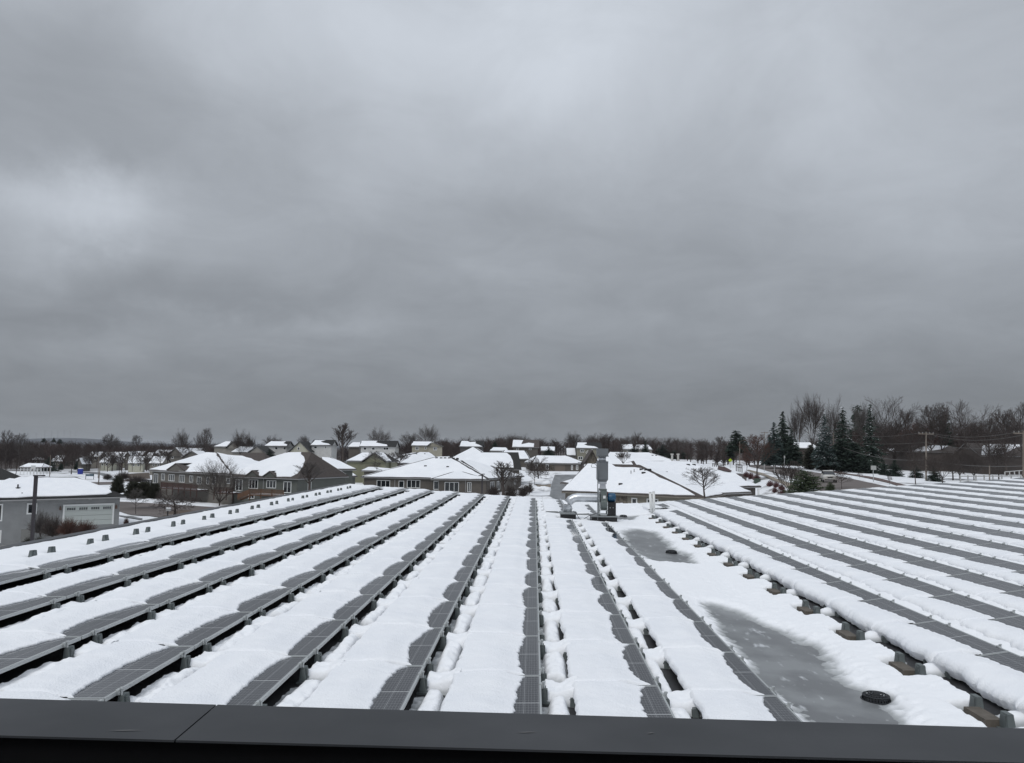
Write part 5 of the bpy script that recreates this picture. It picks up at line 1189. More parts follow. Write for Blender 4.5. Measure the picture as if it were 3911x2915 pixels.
# conifers
def conifer(seed, H=10, Rm=2.4, n=30, prof=.9, snow=0, drop=.35, dens=1.25, size=.50, low=.03):
    rnd = np.random.RandomState(seed); C, Dd, S_ = [], [], []; SN = []
    for i in range(n):
        z = H*(low+(1-low)*(i+.3)/n); rr = Rm*(1-z/H)**prof*rnd.uniform(.85, 1.12)+.08; nb_ = int(max(5, 13*dens*(rr/Rm)+5))
        for b in range(nb_):
            z = H*(low+(1-low)*(i+rnd.uniform(-.6, 1.2))/n); z = min(max(z, .1), H*.985); a = rnd.uniform(0, 2*np.pi); L = rr*rnd.uniform(.72, 1.1); k = max(3, int(L/.20*dens)); t = (np.arange(k)+.5)/k*L
            zz = z-drop*t*.6+.18*(t/max(L, .1))**3*L*.4; lat = rnd.normal(0, .07+.10*t/ max(L, .3))
            c = np.stack([np.cos(a)*t-np.sin(a)*lat, np.sin(a)*t+np.cos(a)*lat, zz], 1)+rnd.normal(0, .06, (k, 3)); C.append(c); Dd.append(np.tile([np.cos(a), np.sin(a), -.35], (k, 1))); S_.append(np.full(k, size)*rnd.uniform(.7, 1.2, k)*(.6+.4*rr/Rm))
            if snow and rnd.rand() < snow: SN.append(c[k//3:]+[0, 0, .10])
    C, Dd, S_ = np.concatenate(C), np.concatenate(Dd), np.concatenate(S_)[:, None]; N = len(C)
    Dd = Dd+rnd.normal(0, .35, (N, 3)); Dd /= np.linalg.norm(Dd, axis=1, keepdims=True); s_ = np.cross(Dd, rnd.normal(0, 1, (N, 3))); s_ /= np.linalg.norm(s_, axis=1, keepdims=True)
    V = np.stack([C-Dd*S_*.5+s_*S_*.3, C-Dd*S_*.5-s_*S_*.3, C+Dd*S_*.8], 1).reshape(-1, 3); Fc = np.arange(N*3).reshape(-1, 3)
    tr = segs_mesh([(0, 0, 0)], [(0, 0, H*.97)], [H*.016], [.02], 6); out = [tr, (V, Fc)]
    if snow:
        c = np.concatenate(SN); c = c[::2]; N = len(c); a = rnd.uniform(0, 6.28, N); r_ = rnd.uniform(.12, .26, N)
        V = np.stack([c+np.stack([np.cos(a+j)*r_, np.sin(a+j)*r_, rnd.normal(0, .03, N)], 1) for j in (0, 2.1, 4.2)], 1).reshape(-1, 3); out.append((V, np.arange(N*3).reshape(-1, 3)))
    return out
CT = {'spr': lambda: conifer(1), 'spr2': lambda: conifer(2, Rm=2.7, n=24), 'sno': lambda: conifer(3, Rm=2.7, n=22, snow=.42, drop=.5, dens=1.0), 'pine': lambda: conifer(4, Rm=2.3, n=18, prof=.45, dens=1.1, size=.55, drop=-.1, low=.25),
      'col': lambda: conifer(5, Rm=1.5, n=30, prof=.35, drop=-.5, dens=1.1, low=.02), 'clip': lambda: conifer(7, H=10, Rm=4.6, n=34, prof=.28, drop=-.25, dens=2.0, size=.42, low=.0),
      'bush': lambda: conifer(6, H=10, Rm=6.0, n=16, prof=.42, drop=-.1, dens=1.5, size=.5, low=.0)}
def conif(kind, px, pyb, pyt, y, label, wpx=None, m_=None, name='conifer', cat='tree', g=None):
    y = gd_(px, pyb, y); m_ = m_ or CONIF; ms = proto(kind+m_.name, CT[kind], BARK, m_, SNOWFAR); p = W(px, pyb, y); t = W(px, pyt, y); s = (t.z-p.z)/10; sx_ = 1
    if wpx:
        me = ms[1][1]; co = np.empty(len(me.vertices)*3, np.float32); me.vertices.foreach_get('co', co); co = co.reshape(-1, 3); sx_ = (wpx*y/F)/(np.percentile(np.hypot(co[:, 0], co[:, 1]), 97)*2*s)
    return place(name, ms, p, s, label, cat, g, sx_)
conif('spr', 2993, 1772, 1571, 225, 'tall pointed spruce at the left end of the right tree group', 95)
conif('spr2', 2958, 1772, 1612, 220, 'bluish spruce left of the tall pointed spruce', 85, CONIFB); conif('spr2', 2940, 1775, 1660, 212, 'low broad spruce at the foot of the pointed spruces', 70, CONIFB)
conif('spr2', 3025, 1775, 1640, 218, 'broad dark spruce right of the tall pointed spruce', 85); conif('sno', 3152, 1775, 1580, 200, 'snow laden spruce left of the first utility pole', 95, CONIFB)
conif('sno', 3223, 1775, 1555, 205, 'pointed snow laden spruce behind the first utility pole', 120); conif('pine', 3280, 1780, 1550, 208, 'rounded dark pine right of the pointed snow laden spruce', 75)
conif('sno', 3329, 1775, 1543, 212, 'slender ragged spruce top right of the rounded pine', 95); conif('sno', 3262, 1780, 1640, 195, 'wide dark spruce with snow patches near the first utility pole', 130)
conif('pine', 2812, 1745, 1645, 260, 'round dark pine beside the street lamp', 75); conif('spr', 2786, 1745, 1690, 265, 'small dark spruce left of the round pine', 40); conif('pine', 2838, 1750, 1668, 268, 'dark pine right of the round pine', 60)
conif('col', 3098, 1795, 1700, 172, 'tall clipped arborvitae behind the road bend', 62, HEDGE); conif('col', 3152, 1800, 1690, 170, 'broad arborvitae left of the first utility pole', 75, HEDGE); conif('col', 3213, 1803, 1680, 172, 'dark arborvitae mass right of the first utility pole', 85, CONIF)
conif('col', 3262, 1805, 1690, 175, 'dark evergreen right of the arborvitae mass', 85, CONIF); conif('col', 3120, 1790, 1735, 178, 'lower arborvitae between the two tall ones', 60, HEDGE)
conif('spr2', 3306, 1808, 1745, 165, 'small green spruce in the verge left of the white sign', 75); conif('spr2', 3342, 1808, 1755, 170, 'small green spruce behind the white sign', 60)
conif('spr', 3377, 1815, 1765, 160, 'young spruce right of the white sign', 42); conif('spr2', 3418, 1820, 1755, 158, 'larger young spruce with drooping branches in the snow', 62); conif('spr2', 3500, 1826, 1775, 165, 'young spruce beside the slim trunk tree', 55)
conif('spr2', 3570, 1840, 1775, 165, 'dark young spruce right of the second utility pole', 60); conif('pine', 3615, 1790, 1585, 214, 'dark green pine crown hidden among bare trees', 70); conif('spr', 3730, 1790, 1670, 190, 'narrow dark spruce left of the large brown house', 45)
conif('bush', 3078, 1890, 1797, 98, 'large rounded dark green bush left of the silver van', 128, mat('needles_bush', (.030, .045, .020), .9, col2=(.055, .075, .035), scale=1.5), 'bush', 'bush'); conif('bush', 3172, 1885, 1842, 100, 'smaller green bush right of the rounded one', 40, MATS['needles_bush'], 'bush', 'bush')
conif('clip', 508, 1906, 1840, 112, 'left dark clipped arborvitae of the hedge clump', 62, HEDGE, 'clipped_shrub', 'shrub', 'clipped arborvitae shrubs'); conif('clip', 548, 1906, 1842, 112, 'middle dark clipped arborvitae of the hedge clump', 60, HEDGE, 'clipped_shrub', 'shrub', 'clipped arborvitae shrubs')
conif('clip', 588, 1906, 1846, 112, 'right dark clipped arborvitae of the hedge clump', 48, HEDGE, 'clipped_shrub', 'shrub', 'clipped arborvitae shrubs'); conif('clip', 448, 1886, 1819, 118, 'single dark clipped arborvitae behind the garage roof end', 48, HEDGE, 'clipped_shrub', 'shrub', 'clipped arborvitae shrubs')
conif('spr2', 185, 1800, 1745, 310, 'wide dark spruce beyond the picnic shelter', 70); conif('spr', 205, 1690, 1671, 620, 'dark spruce top on the far left wood', 18); conif('pine', 228, 1700, 1678, 560, 'dark round pine in the far left wood', 26); conif('pine', 167, 1695, 1674, 600, 'dark pine left of the spruce top in the far wood', 24)
conif('col', 232, 1796, 1770, 300, 'small dark evergreen beside the pale gable', 20); conif('col', 290, 1795, 1762, 300, 'narrow dark evergreen by the loop road', 16)
conif('spr', 952, 1700, 1672, 300, 'small dark spruce behind the twin bare trees', 28); conif('spr2', 1028, 1750, 1716, 255, 'dark evergreen before the patchy roofed white house', 60); conif('spr', 1890, 1722, 1685, 330, 'dark spruce between the ragged roof and the grey roof', 36)
conif('spr2', 2095, 1742, 1706, 290, 'dark evergreen beside the steep snowy roof', 50); conif('bush', 2177, 1806, 1794, 255, 'round dark shrub by the garage of the low brown house', 14, HEDGE, 'bush', 'bush'); conif('bush', 2070, 1815, 1800, 235, 'spreading dark juniper at the corner of the centre street', 34, HEDGE, 'bush', 'bush')
for px, pt, wd, lb in ((2420, 1712, 60, 'first dark pine right of the fan stack'), (2465, 1683, 40, 'pointed dark pine before the distant snowy roof'), (2530, 1700, 90, 'second dark pine mass behind the wide snowy roof'), (2590, 1712, 90, 'low dark pine behind the two white stacks')):
    conif('spr2' if wd != 60 else 'pine', px, 1752, pt, 300, lb, wd)

# twiggy shrubs
def shrubgen(seed, N=500, R_=1.0, H=1.0):
    rnd = np.random.RandomState(seed); a = rnd.uniform(0, 6.28, N); e = np.arccos(rnd.uniform(.15, 1, N)); b = rnd.normal(0, .12, (N, 3))*[1, 1, 0]
    d = np.stack([np.sin(e)*np.cos(a)*R_, np.sin(e)*np.sin(a)*R_, np.cos(e)*H], 1)*rnd.uniform(.75, 1.05, (N, 1)); m1 = b+d*.5+rnd.normal(0, .05, (N, 3)); t = b+d
    side = rnd.normal(0, .14, (N, 3)); P0 = np.concatenate([b, m1, m1]); P1 = np.concatenate([m1, t, m1+(t-m1)*.8+side])
    r = np.concatenate([np.full(N, .012), np.full(2*N, .008)]); st = segs_mesh([(0, 0, -.2)]*5, [(np.cos(k)*.3, np.sin(k)*.3, .4) for k in range(5)], [.03]*5, [.018]*5, 4)
    return [st, segs_mesh(P0, P1, r, r*.6, 3)]
def shrub(px, pyb, pyt, y, wpx, label, m_, seed=1, group=None):
    y = gd_(px, pyb, y); ms = proto('shrub%d' % seed+m_.name, lambda: shrubgen(seed, 380), BARK, m_); p = W(px, pyb, y); t = W(px, pyt, y); s = t.z-p.z
    return place('shrub', ms, p, s, label, 'shrub', group, (wpx*y/F/2)/s)
shrub(260, 2042, 1972, 69, 95, 'reddish brown rounded bare shrub in front of the garage door', TWIGR, 1); shrub(200, 2046, 1968, 70, 90, 'brown bare shrub beneath the small square window', TWIG, 2)
shrub(325, 2040, 1982, 72, 85, 'rightmost reddish bare shrub by the garage door', TWIGR, 3); shrub(155, 2035, 1950, 72, 90, 'taller thin brown shrub right of the lamp post', TWIGG, 4)
shrub(110, 2085, 2048, 64, 50, 'dark low shrub at the foot of the lamp post', HEDGE, 2); shrub(150, 2090, 2045, 62, 50, 'dark low evergreen right of the lamp post foot', HEDGE, 3); shrub(482, 2002, 1975, 74, 22, 'small reddish shrub at the right corner of the garage house', TWIGR, 1)
PINK = mat('twigs_pink', (.17, .075, .075), .9, col2=(.10, .05, .05), scale=1)
for i, (px, pb, pt, w_) in enumerate(((2868, 1830, 1800, 30), (2890, 1836, 1806, 34), (2850, 1822, 1797, 26), (2942, 1858, 1832, 30), (2965, 1862, 1836, 30), (2985, 1872, 1845, 30), (2960, 1882, 1858, 26), (2992, 1888, 1862, 28), (2978, 1898, 1872, 26))):
    shrub(px, pb, pt, 150-i*6, w_, ('%s pinkish bare shrub counting down the bank beside the pavement' % ORD[i+1]), PINK, i % 4+1, 'pinkish bare shrubs down the bank')
for i, (px, pb, pt, w_, y) in enumerate(((1885, 1898, 1850, 60, 112), (1950, 1900, 1848, 60, 112), (1998, 1895, 1845, 50, 118), (2022, 1880, 1840, 40, 125))):
    shrub(px, pb, pt, y, w_, '%s brown twiggy shrub from the left beside the brown bungalow' % ORD[i+1], TWIG, i % 4+1, 'twiggy shrubs beside the brown bungalow')
shrub(410, 1830, 1808, 240, 34, 'brown thicket behind the loop road', TWIG, 2); shrub(520, 1842, 1815, 200, 90, 'wide brown thicket between the loop road and hedge', TWIG, 3); shrub(470, 1830, 1798, 240, 60, 'brown shrub before the pale garage', TWIG, 1)

# far woodland
def wood(n, xr, yf, hr, seed, r_=.07, ns=46, cl=None):
    rnd = np.random.RandomState(seed); P0, P1, A, B = [], [], [], []
    px = rnd.uniform(*xr, n); P = np.stack([px, yf(px, rnd)], 1)
    for x, y in P:
        h = rnd.uniform(*hr); z0 = float(zg(x, y)); wd = h*rnd.uniform(.28, .42)
        P0.append([[x, y, z0]]); P1.append([[x, y, z0+h*.8]]); A.append([r_*3]); B.append([r_])
        t = rnd.uniform(.12, .75, ns); b = np.stack([x+0*t, y+0*t, z0+h*t], 1); a = rnd.uniform(0, 6.28, ns); l = wd*rnd.uniform(.5, 1.1, ns)*np.sqrt(np.clip(1-((t+.2-.55)/.62)**2, .05, 1))
        up = h*rnd.uniform(.12, .34, ns); e = b+np.stack([np.cos(a)*l, np.sin(a)*l, np.minimum(up, z0+h*1.02-b[:, 2])], 1)
        P0.append(b); P1.append(e); A.append(np.full(ns, r_)); B.append(np.full(ns, r_*.4))
        m2 = b+(e-b)*.55; e2 = m2+rnd.normal(0, 1, (ns, 3))*[wd*.3, wd*.3, h*.05]+[0, 0, h*.08]; P0.append(m2); P1.append(e2); A.append(np.full(ns, r_*.7)); B.append(np.full(ns, r_*.3))
    return segs_mesh(np.concatenate(P0), np.concatenate(P1), np.concatenate([np.ravel(a) for a in A]), np.concatenate([np.ravel(a) for a in B]), 3)
WD = mat('wood_far', (.040, .029, .026), .95, col2=(.065, .045, .040), scale=.03)
Vw, Fw, nn_ = [], [], 0
for a in ((260, (-340, -120), lambda x, r: 400+r.uniform(0, 160, len(x)), (9, 14), 1), (420, (-620, 60), lambda x, r: 520+r.uniform(0, 260, len(x)), (10, 14.5), 2, .10, 40),
          (200, (-110, 95), lambda x, r: 400+r.uniform(0, 120, len(x)), (9, 12.5), 3, .08), (170, (25, 170), lambda x, r: 310+r.uniform(0, 130, len(x)), (7, 10.5), 4), (60, (150, 330), lambda x, r: 270+r.uniform(0, 120, len(x)), (10, 16), 5),
          (110, (95, 190), lambda x, r: 235+r.uniform(0, 60, len(x)), (6, 12), 6), (260, (-900, 900), lambda x, r: 850+r.uniform(0, 700, len(x)), (9, 14), 7, .2, 26), (110, (-330, -135), lambda x, r: 330+r.uniform(0, 70, len(x)), (9, 14), 8), (150, (104, 200), lambda x, r: 240+r.uniform(0, 50, len(x)), (10.5, 17), 12, .06, 60), (40, (50, 95), lambda x, r: 240+r.uniform(0, 60, len(x)), (3.5, 6), 9),
          (70, (-75, -10), lambda x, r: 380+r.uniform(0, 80, len(x)), (8, 11), 10)):
    kw = {}; v, f = wood(*a); Vw.append(v); Fw.append(f+nn_); nn_ += len(v)
mesh_np('woodland', np.concatenate(Vw), np.concatenate(Fw), WD, None, label='brown leafless woods stretching along the whole horizon', cat='woodland', kind='stuff')

# ================================================================== poles, signs, vehicles and small things
def lamp_post():
    t = W(137, 1819, 60); b = W(121, 2085, 60); e = empty('lamp_post', (b.x, b.y, b.z), 'dark square lamp post in front of the grey garage house', 'lamp post'); m = MB()
    m.box(b.x-.105, b.x+.105, b.y-.1, b.y+.1, b.z, t.z); m.build('pole', mat('bronze_dark', (.022, .018, .022), .5), e)
    MB().box(b.x-.12, b.x+.62, b.y-.18, b.y+.18, t.z, t.z+.09).build('lamp_head', MATS['bronze_dark'], e)
    MB().box(b.x-.0, b.x+.55, b.y-.15, b.y+.15, t.z+.092, t.z+.12).build('snow_cap', SNOW, e)
lamp_post()
t = W(1841, 1818, 95); b = W(1841, 1885, 95); e = empty('lamp_post', b, 'dark thin lamp post in front of the brown bungalow', 'lamp post')
MB().box(b.x-.08, b.x+.08, b.y-.08, b.y+.08, b.z, t.z).build('pole', MATS['bronze_dark'], e); MB().box(b.x-.45, b.x+.2, b.y-.15, b.y+.15, t.z, t.z+.08).box(b.x-.1, b.x+.3, b.y-.12, b.y+.12, t.z+.16, t.z+.26).build('lamp_head', MATS['bronze_dark'], e)
t = W(2220, 1768, 150); b = W(2220, 1820, 150); e = empty('lamp_post', b, 'thin lamp post with flat head beside the stone gable', 'lamp post')
MB().tube([b-Vector((0, 0, 2)), t], .09, 6).build('pole', MATS['bronze_dark'], e); MB().box(b.x-.65, b.x+.65, b.y-.15, b.y+.15, t.z, t.z+.1).build('lamp_head', MATS['bronze_dark'], e)
def upole(px, pt, pb, y, label, arms=True, arm=None, wid=.16, lean=0):
    t = W(px, pt, y); b = W(px+lean, pb, y); b.z = min(b.z, float(zg(b.x, b.y))); e = empty('utility_pole', b, label, 'utility pole', 'wooden utility poles')
    MB().tube([b, t], [wid*1.1, wid*.75], 8).build('pole', POLEW, e)
    if arms: MB().box(t.x-1.5, t.x+1.5, t.y-.1, t.y+.1, t.z-.5, t.z-.32).build('crossarm', POLEW, e); m = MB(); [m.tube([(t.x+dx, t.y, t.z-.32), (t.x+dx, t.y, t.z-.05)], .06, 6) for dx in (-1.4, -.7, .7, 1.4)]; m.build('insulator', mat('insul', (.25, .24, .23), .5), e)
    return t, b
u0, _ = upole(2920, 1649, 1760, 330, 'far utility pole with crossarm left of the spruces'); u1, _ = upole(3054, 1638, 1770, 270, 'bare tall utility pole before the tallest tree', False)
u2, b2_ = upole(3183, 1652, 1798, 205, 'utility pole beside the grey utility boxes', False); u3, b3_ = upole(3537, 1650, 1850, 160, 'utility pole with crossarm in the snow at right', True)
u4, _ = upole(3909, 1645, 1842, 120, 'utility pole at the right edge', True); upole(376, 1738, 1812, 260, 'left thin utility pole of the two by the loop road', False, wid=.12); upole(384, 1768, 1848, 190, 'right leaning utility pole of the two by the loop road', False, wid=.12, lean=-8)
upole(193, 1738, 1808, 270, 'leaning utility pole between shelter and loop road', False, wid=.12, lean=-3); upole(3779, 1779, 1825, 130, 'short dark post before the large brown house', False, wid=.1)
WIRE = mat('wire', (.09, .085, .08), .7)
def wire(a, b, sag, label, r_=.028):
    pts = [a.lerp(b, i/16)-Vector((0, 0, sag*4*(i/16)*(1-i/16))) for i in range(17)]; MB().tube(pts, r_, 4).build('power_line', WIRE, None, label=label, cat='power line', group='overhead power lines')
u5 = W(4300, 1650, 95)
Z = Vector((0, 0, 1))
wire(u1, u2, .8, 'upper power line between the tall bare pole and the pole by the utility boxes'); wire(u2, u3, 1.0, 'upper power line left of the pole in the snow'); wire(u3, u4, 1.0, 'upper power line reaching the right edge pole'); wire(u3-Z*.45+Vector((.8, 0, 0)), u4-Z*.45+Vector((.8, 0, 0)), 1.1, 'second upper line just under the first at right')
wire(u2-Z*2.0, u3-Z*2.1, .6, 'middle power line left of the pole in the snow'); wire(u3-Z*2.1, u4-Z*2.2, .8, 'middle power line right of the pole in the snow'); wire(u2-Z*2.8, W(3539, 1757, 160), 1.4, 'thick sagging cable left of the pole in the snow', .055); wire(W(3539, 1757, 160), W(3909, 1780, 120), .5, 'thick sagging cable right of the pole in the snow', .05)
wire(u0, u1, 1, 'faint power line left of the tall bare pole', .03); wire(u4, u5, .3, 'power line leaving the picture at right')
t = W(2825, 1687, 250); b = W(2825, 1745, 250); e = empty('street_lamp', b, 'street lamp with a long arm beside the round pine', 'street lamp'); m = MB(); m.tube([b-Z*3, t], .13, 6); m.tube([t, t+Vector((2.2, 0, .7)), t+Vector((3.0, 0, .75))], .05, 5); m.build('pole', POLEW, e); MB().box(t.x+2.7, t.x+3.6, t.y-.15, t.y+.15, t.z+.65, t.z+.8).build('lamp_head', WHITE, e)

# parked silver van facing the camera
def van():
    b = G(3165, 1843); b.z += .06; y = b.y; k = 53/F*y/1.9; e = empty('minivan', b, 'silver minivan driving on the road beside the dark green bush', 'car'); e.rotation_euler = (0, 0, R(-15)); e.scale = (1, 1, 1)
    PA = mat('silver_paint', (.52, .51, .48), .4, .1); def_ = []
    sec = [(-2.35, .80, .40, .95, .62), (-2.2, .92, .32, 1.02, .80), (-1.5, .97, .30, 1.12, .86), (-1.15, .97, .30, 1.16, .86), (-.2, .97, .30, 1.2, .88), (1.6, .97, .30, 1.2, .88), (2.2, .95, .32, 1.15, .86), (2.35, .86, .42, 1.0, .8)]
    V = []; n = 10
    for yy, w_, z0, z1, w1 in sec:
        for x, z in ((-w_*.9, z0), (-w_, z0+.15), (-w_, (z0+z1)/2+.1), (-w1*.97, z1-.04), (-w1*.6, z1), (w1*.6, z1), (w1*.97, z1-.04), (w_, (z0+z1)/2+.1), (w_, z0+.15), (w_*.9, z0)): V.append((x, yy, z))
    Fc = [(i*n+j, i*n+(j+1) % n, (i+1)*n+(j+1) % n, (i+1)*n+j) for i in range(len(sec)-1) for j in range(n)]+[tuple(range(n))[::-1], tuple((len(sec)-1)*n+j for j in range(n))]
    def L(m, nm, mt, par=e, sm=False):
        o = m.build(nm, mt, None, sm); o.parent = par; return o
    body = L(MB().add(V, Fc), 'body', PA, sm=False)
    cab = MB(); C = [(-1.2, .86, 1.14), (-.35, .70, 1.66), (.3, .70, 1.74), (1.7, .69, 1.72), (2.2, .84, 1.15)]
    # roof and pillars
    L(MB().add([(-.68, -.38, 1.66), (.68, -.38, 1.66), (.70, .3, 1.76), (.69, 1.75, 1.74), (-.69, 1.75, 1.74), (-.70, .3, 1.76), (-.72, -.30, 1.60), (.72, -.30, 1.60), (.74, 1.8, 1.66), (-.74, 1.8, 1.66)], [(0, 1, 2, 5), (5, 2, 3, 4), (0, 6, 7, 1), (6, 9, 4, 5, 0), (1, 2, 3, 8, 7), (9, 8, 3, 4)]), 'roof', PA)
    L(MB().add([(-.82, -1.12, 1.15), (.82, -1.12, 1.15), (.70, -.34, 1.62), (-.70, -.34, 1.62), (-.84, -1.1, 1.13), (.84, -1.1, 1.13)], [(0, 1, 2, 3)]), 'windscreen', PANE)
    L(MB().add([(-.87, -1.0, 1.16), (-.73, -.32, 1.62), (-.75, 1.8, 1.66), (-.87, 2.2, 1.16)], [(0, 1, 2, 3)]), 'side_window', PANE); L(MB().add([(.87, -1.0, 1.16), (.73, -.32, 1.62), (.75, 1.8, 1.66), (.87, 2.2, 1.16)], [(3, 2, 1, 0)]), 'side_window', PANE)
    L(MB().add([(-.84, 2.25, 1.15), (.84, 2.25, 1.15), (.74, 1.8, 1.66), (-.74, 1.8, 1.66)], [(0, 1, 2, 3)]), 'rear_window', PANE)
    L(MB().box(-.35, .35, -2.40, -2.34, .68, .84), 'grille', BLACK); L(MB().box(-.75, .75, -2.38, -2.30, .36, .48), 'bumper_intake', BLACK); L(MB().box(-.16, .16, -2.42, -2.38, .5, .6), 'number_plate', WHITE)
    for s_ in (-1, 1):
        L(MB().box(min(s_*.5, s_*.8), max(s_*.5, s_*.8), -2.37, -2.25, .70, .88, None, .03, .0), 'headlight', mat('lamp_glass', (.6, .6, .58), .2)); L(MB().box(min(s_*.9, s_*1.1), max(s_*.9, s_*1.1), -1.0, -.85, 1.12, 1.28), 'wing_mirror', PA)
        for yy in (-1.45, 1.45):
            w_ = L(MB().tube([(s_*.80, yy, .33), (s_*.99, yy, .33)], .33, 18), 'wheel', BLACK); L(MB().tube([(s_*.985, yy, .33), (s_*1.0, yy, .33)], .2, 12), 'rim', ALU, w_)
van()
# blue portable toilet
b = W(303, 1812, 300); e = empty('portable_toilet', b, 'bright blue portable toilet with snow on its roof by the loop road', 'portable toilet'); BL = mat('toilet_blue', (.012, .03, .28), .5)
MB().box(b.x-.75, b.x+.75, b.y, b.y+1.2, b.z, b.z+2.1).build('cabin', BL, e); MB().box(b.x-.8, b.x+.8, b.y-.05, b.y+1.25, b.z+2.1, b.z+2.35, None, .15, .15).build('roof', WHITE, e); MB().box(b.x-.4, b.x+.4, b.y-.03, b.y-.01, b.z+.1, b.z+1.95).build('door', mat('toilet_blue2', (.01, .025, .22), .5), e)
# notice board
b = W(342, 1832, 245); e = empty('notice_board', b, 'grey and blue board on two posts in the snowy loop island', 'sign'); t = W(342, 1810, 245).z
MB().box(b.x-1.35, b.x-1.23, b.y, b.y+.1, b.z, t).build('post', BLACK, e); MB().box(b.x+1.2, b.x+1.32, b.y, b.y+.1, b.z-.6, t).build('post', BLACK, e); MB().box(b.x-1.2, b.x-.2, b.y-.03, b.y+.03, t-.75, t-.1).box(b.x-.15, b.x+1.2, b.y-.03, b.y+.03, t-.75, t-.0).build('board', mat('board_bluegrey', (.07, .11, .14), .6), e)
# basketball hoop
b = W(128, 1806, 250); t = W(128, 1778, 250); e = empty('basketball_hoop', b, 'white basketball backboard in front of the picnic shelter', 'basketball hoop'); MB().tube([b-Z*2, t-Z*.8], .07, 6).build('pole', WHITE, e)
MB().box(t.x-.75, t.x+.75, t.y-.05, t.y, t.z-1.15, t.z, None, .0, 0).build('backboard', mat('board_pale', (.5, .52, .52), .5), e); MB().tube([(t.x+.25*math.cos(a), t.y-.3+.25*math.sin(a), t.z-.9) for a in np.linspace(0, 6.28, 13)], .02, 4).build('rim', mat('orange', (.4, .1, .03), .6), e)
# mailboxes
for px, py, y, lb in ((640, 1955, 84, 'snow capped mailbox by the brown road'), (2107, 1808, 240, 'white mailbox at the top of the centre street')):
    b = W(px, py+18*100/y*.9, y); t = W(px, py-4, y); e = empty('mailbox', b, lb, 'mailbox'); MB().box(b.x-.05, b.x+.05, b.y-.05, b.y+.05, b.z, t.z).build('post', BLACK, e)
    MB().box(t.x-.14, t.x+.32, t.y-.12, t.y+.12, t.z, t.z+.25, None, .0, .03).build('box', GREYTRIM if y < 100 else WHITE, e); MB().box(t.x-.15, t.x+.33, t.y-.13, t.y+.13, t.z+.252, t.z+.32, None, .04, .04).build('snow_cap', SNOW, e)
# road signs
def sign(px, pt, pb, y, ps, label, m_, shape='rect', ww=.6):
    y = gd_(px, pb, y); t = W(px, pt, y); b = W(px, pb, y); s = W(px, ps, y); e = empty('road_sign', b, label, 'sign'); MB().box(b.x-.05, b.x+.05, b.y-.03, b.y+.03, b.z-.5, t.z-.0).build('post', ALU, e); c = (t+s)/2; h = (t.z-s.z)/2
    if shape == 'rect': MB().box(c.x-ww/2, c.x+ww/2, c.y-.06, c.y-.035, s.z, t.z).build('sign_plate', m_, e)
    else: MB().add([(c.x, c.y-.05, c.z-h), (c.x+h, c.y-.05, c.z), (c.x, c.y-.05, c.z+h), (c.x-h, c.y-.05, c.z), (c.x, c.y-.04, c.z-h), (c.x+h, c.y-.04, c.z), (c.x, c.y-.04, c.z+h), (c.x-h, c.y-.04, c.z)], [(0, 1, 2, 3), (7, 6, 5, 4), (0, 4, 5, 1), (1, 5, 6, 2), (2, 6, 7, 3), (3, 7, 4, 0)]).build('sign_plate', m_, e)
    return e, c, h
YG = mat('fluor_yellow', (.48, .62, .03), .6); e, c, h = sign(2789, 1751, 1790, 170, 1766, 'fluorescent yellow pedestrian warning sign by the rail fence', YG, 'dia')
MB().tube([(c.x, c.y-.07, c.z+.18), (c.x, c.y-.07, c.z-.02)], .06, 6).box(c.x-.12, c.x+.12, c.y-.075, c.y-.06, c.z-.25, c.z-.18).tube([(c.x-.1, c.y-.07, c.z-.25), (c.x+.02, c.y-.07, c.z), (c.x+.12, c.y-.07, c.z-.22)], .025, 4).build('walker_symbol', BLACK, e)
sign(3336, 1779, 1841, 150, 1795, 'white rectangular road sign on a grey post in the snowy verge', mat('sign_white', (.40, .41, .40), .6), ww=.85); sign(2996, 1741, 1775, 200, 1750, 'small white sign before the spruces', MATS['sign_white'], ww=.35); sign(2919, 1772, 1803, 150, 1776, 'thin delineator post beside the road bend', GREYTRIM, ww=.12); sign(2958, 1778, 1812, 145, 1782, 'second thin delineator post beside the road', GREYTRIM, ww=.12)
# utility boxes
for px, w_, pt, pb, m_, lb in ((3177, 13, 1783, 1796, CONCRETE, 'left pale utility box at the pole foot'), (3196, 14, 1782, 1796, mat('box_green', (.12, .17, .155), .6), 'greenish utility box at the pole foot'), (3213, 14, 1786, 1796, GREYTRIM, 'grey utility box right of the greenish one')):
    yb_ = gd_(px, pb, 180); a = W(px-w_/2, pb, yb_); b = W(px+w_/2, pt, yb_); m = MB(); m.box(a.x, b.x, a.y, a.y+.7, a.z-.4, b.z, None, .03, .03); m.box(a.x-.05, b.x+.05, a.y-.05, a.y+.75, a.z-.4, a.z-.2); m.build('utility_box', m_, None, label=lb, cat='utility box', group='utility boxes by the road')
a = W(2893, 1845, gd_(2893, 1845, 130)); MB().box(a.x-.45, a.x+.6, a.y, a.y+.8, a.z-.4, a.z+.75, None, .04, .04).box(a.x-.5, a.x+.65, a.y-.05, a.y+.85, a.z-.5, a.z-.4).build('utility_box', mat('box_dark', (.04, .06, .045), .7), None, label='dark green transformer box under the tall reddish bare tree', cat='utility box')
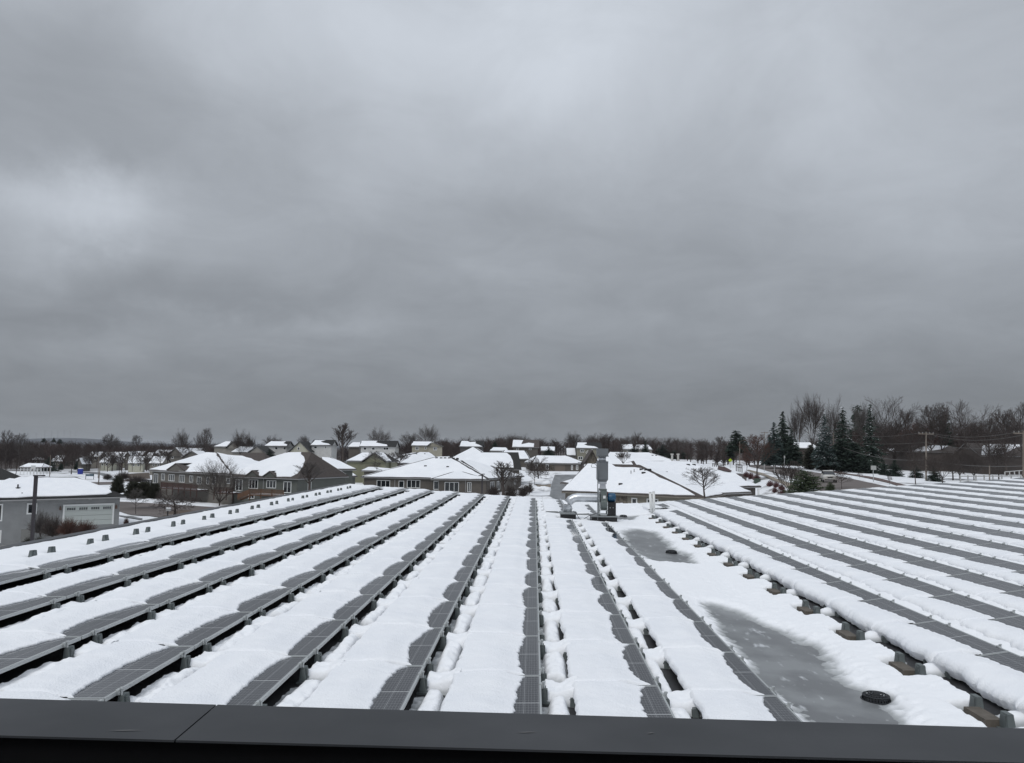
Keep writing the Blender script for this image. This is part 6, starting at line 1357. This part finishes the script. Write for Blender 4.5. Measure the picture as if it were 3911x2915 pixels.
# fences
def rail(p0, p1, n, hgt, m_, label, rails=(.5, .95), y=(170, 170), th=.07, depth=None):
    a, b = W(p0[0], p0[1], y[0]), W(p1[0], p1[1], y[1]); e = empty('rail_fence', a, label, 'fence'); m = MB()
    for i in range(n+1): p = a.lerp(b, i/n); m.box(p.x-.07, p.x+.07, p.y-.07, p.y+.07, p.z-.3, p.z+hgt)
    m.build('post', m_, e); m = MB()
    for r_ in rails: m.tube([a+Z*hgt*r_, b+Z*hgt*r_], th, 4)
    m.build('rail', m_, e)
rail((2722, 1782), (2765, 1786), 6, .9, mat('fence_dark', (.05, .04, .035), .9), 'dark rail fence beyond the wide snowy roof', y=(215, 205)); rail((2812, 1795), (2834, 1800), 3, 1.3, MATS['fence_dark'], 'short dark rail fence near the yellow sign', y=(170, 160))
rail((3668, 1840), (3900, 1842), 7, .9, mat('fence_white', (.42, .42, .41), .8), 'white rail fence behind the right end of the roof', (.85,), y=(115, 100)); rail((3020, 1775), (3045, 1776), 3, .8, MATS['fence_dark'], 'low snow topped rail beyond the road bend', (.5, 1), y=(190, 188))
rail((3838, 1812), (3911, 1806), 4, .5, MATS['fence_white'], 'pale rail in the snow before the large brown house', (.9,), y=(150, 150))
# white gate post beside the right bungalow
a = W(2897, 1890, 105); m = MB(); m.box(a.x-.1, a.x+.1, a.y-.1, a.y+.1, a.z-1.5, a.z+.8); m.box(a.x-.13, a.x+.13, a.y-.13, a.y+.13, a.z+.8, a.z+.86, None, .05, .05); m.build('gate_post', WHITE, None, label='white post at the corner of the wide roofed bungalow', cat='post')
# reddish leaning log and snow heaps along the centre street
def heap(px, py, y, w_, h_, seed):
    p = G(px, py); p = W(px, py, y); rnd = random.Random(seed); n, k = 14, 7; V = []
    for i in range(k):
        for j in range(n):
            f = math.cos(i/(k-1)*math.pi/2); g = math.sin(i/(k-1)*math.pi/2); a = j*math.tau/n; rr = w_*f*(1+rnd.uniform(-.2, .2)); V.append((p.x+rr*math.cos(a), p.y+rr*.7*math.sin(a), p.z-.25+(h_+.2)*g*(1+rnd.uniform(-.15, .15))))
    return V, [(i*n+j, i*n+(j+1) % n, (i+1)*n+(j+1) % n, (i+1)*n+j) for i in range(k-1) for j in range(n)]
m = MB()
for i, (px, py, y, w_, h_) in enumerate((px, py, y, w_*.6, h_*.6) for px, py, y, w_, h_ in ((2140, 1808, 250, 3.2, 1.0), (2175, 1809, 252, 4, .6), (2200, 1808, 250, 3, .8), (2222, 1806, 250, 2, .9), (2098, 1814, 225, 3.0, .9), (2085, 1822, 205, 3, .8), (2060, 1836, 180, 3.5, .8), (2088, 1842, 165, 2, .6), (2075, 1866, 140, 2.2, .7), (2050, 1868, 140, 2.5, .7), (2092, 1868, 138, 1.0, .6), (2020, 1858, 150, 3, .7), (2090, 1902, 112, 1.6, .4), (3180, 1850, 130, .1, .1))):
    V, Fc = heap(px, py, y, w_, h_, i); m.add(V, Fc)
m.build('snow_bank', SNOWFAR, None, True, label='ploughed snow heaps along the sides of the centre street', cat='snow', kind='stuff')

# ================================================================== the air: a thin even haze over the whole place
hz = bpy.data.materials.new('haze'); hz.use_nodes = True; t_ = hz.node_tree; t_.nodes.clear()
pv = t_.nodes.new('ShaderNodeVolumePrincipled'); pv.inputs['Color'].default_value = (.86, .92, 1, 1); pv.inputs['Density'].default_value = .00005
om = t_.nodes.new('ShaderNodeOutputMaterial'); t_.links.new(pv.outputs[0], om.inputs['Volume'])
MB().box(-7400, 7400, -800, 7400, float(Zg.min())-1.0, 48).build('haze', hz, None, kind='stuff', label='thin grey winter haze over the town', cat='haze')
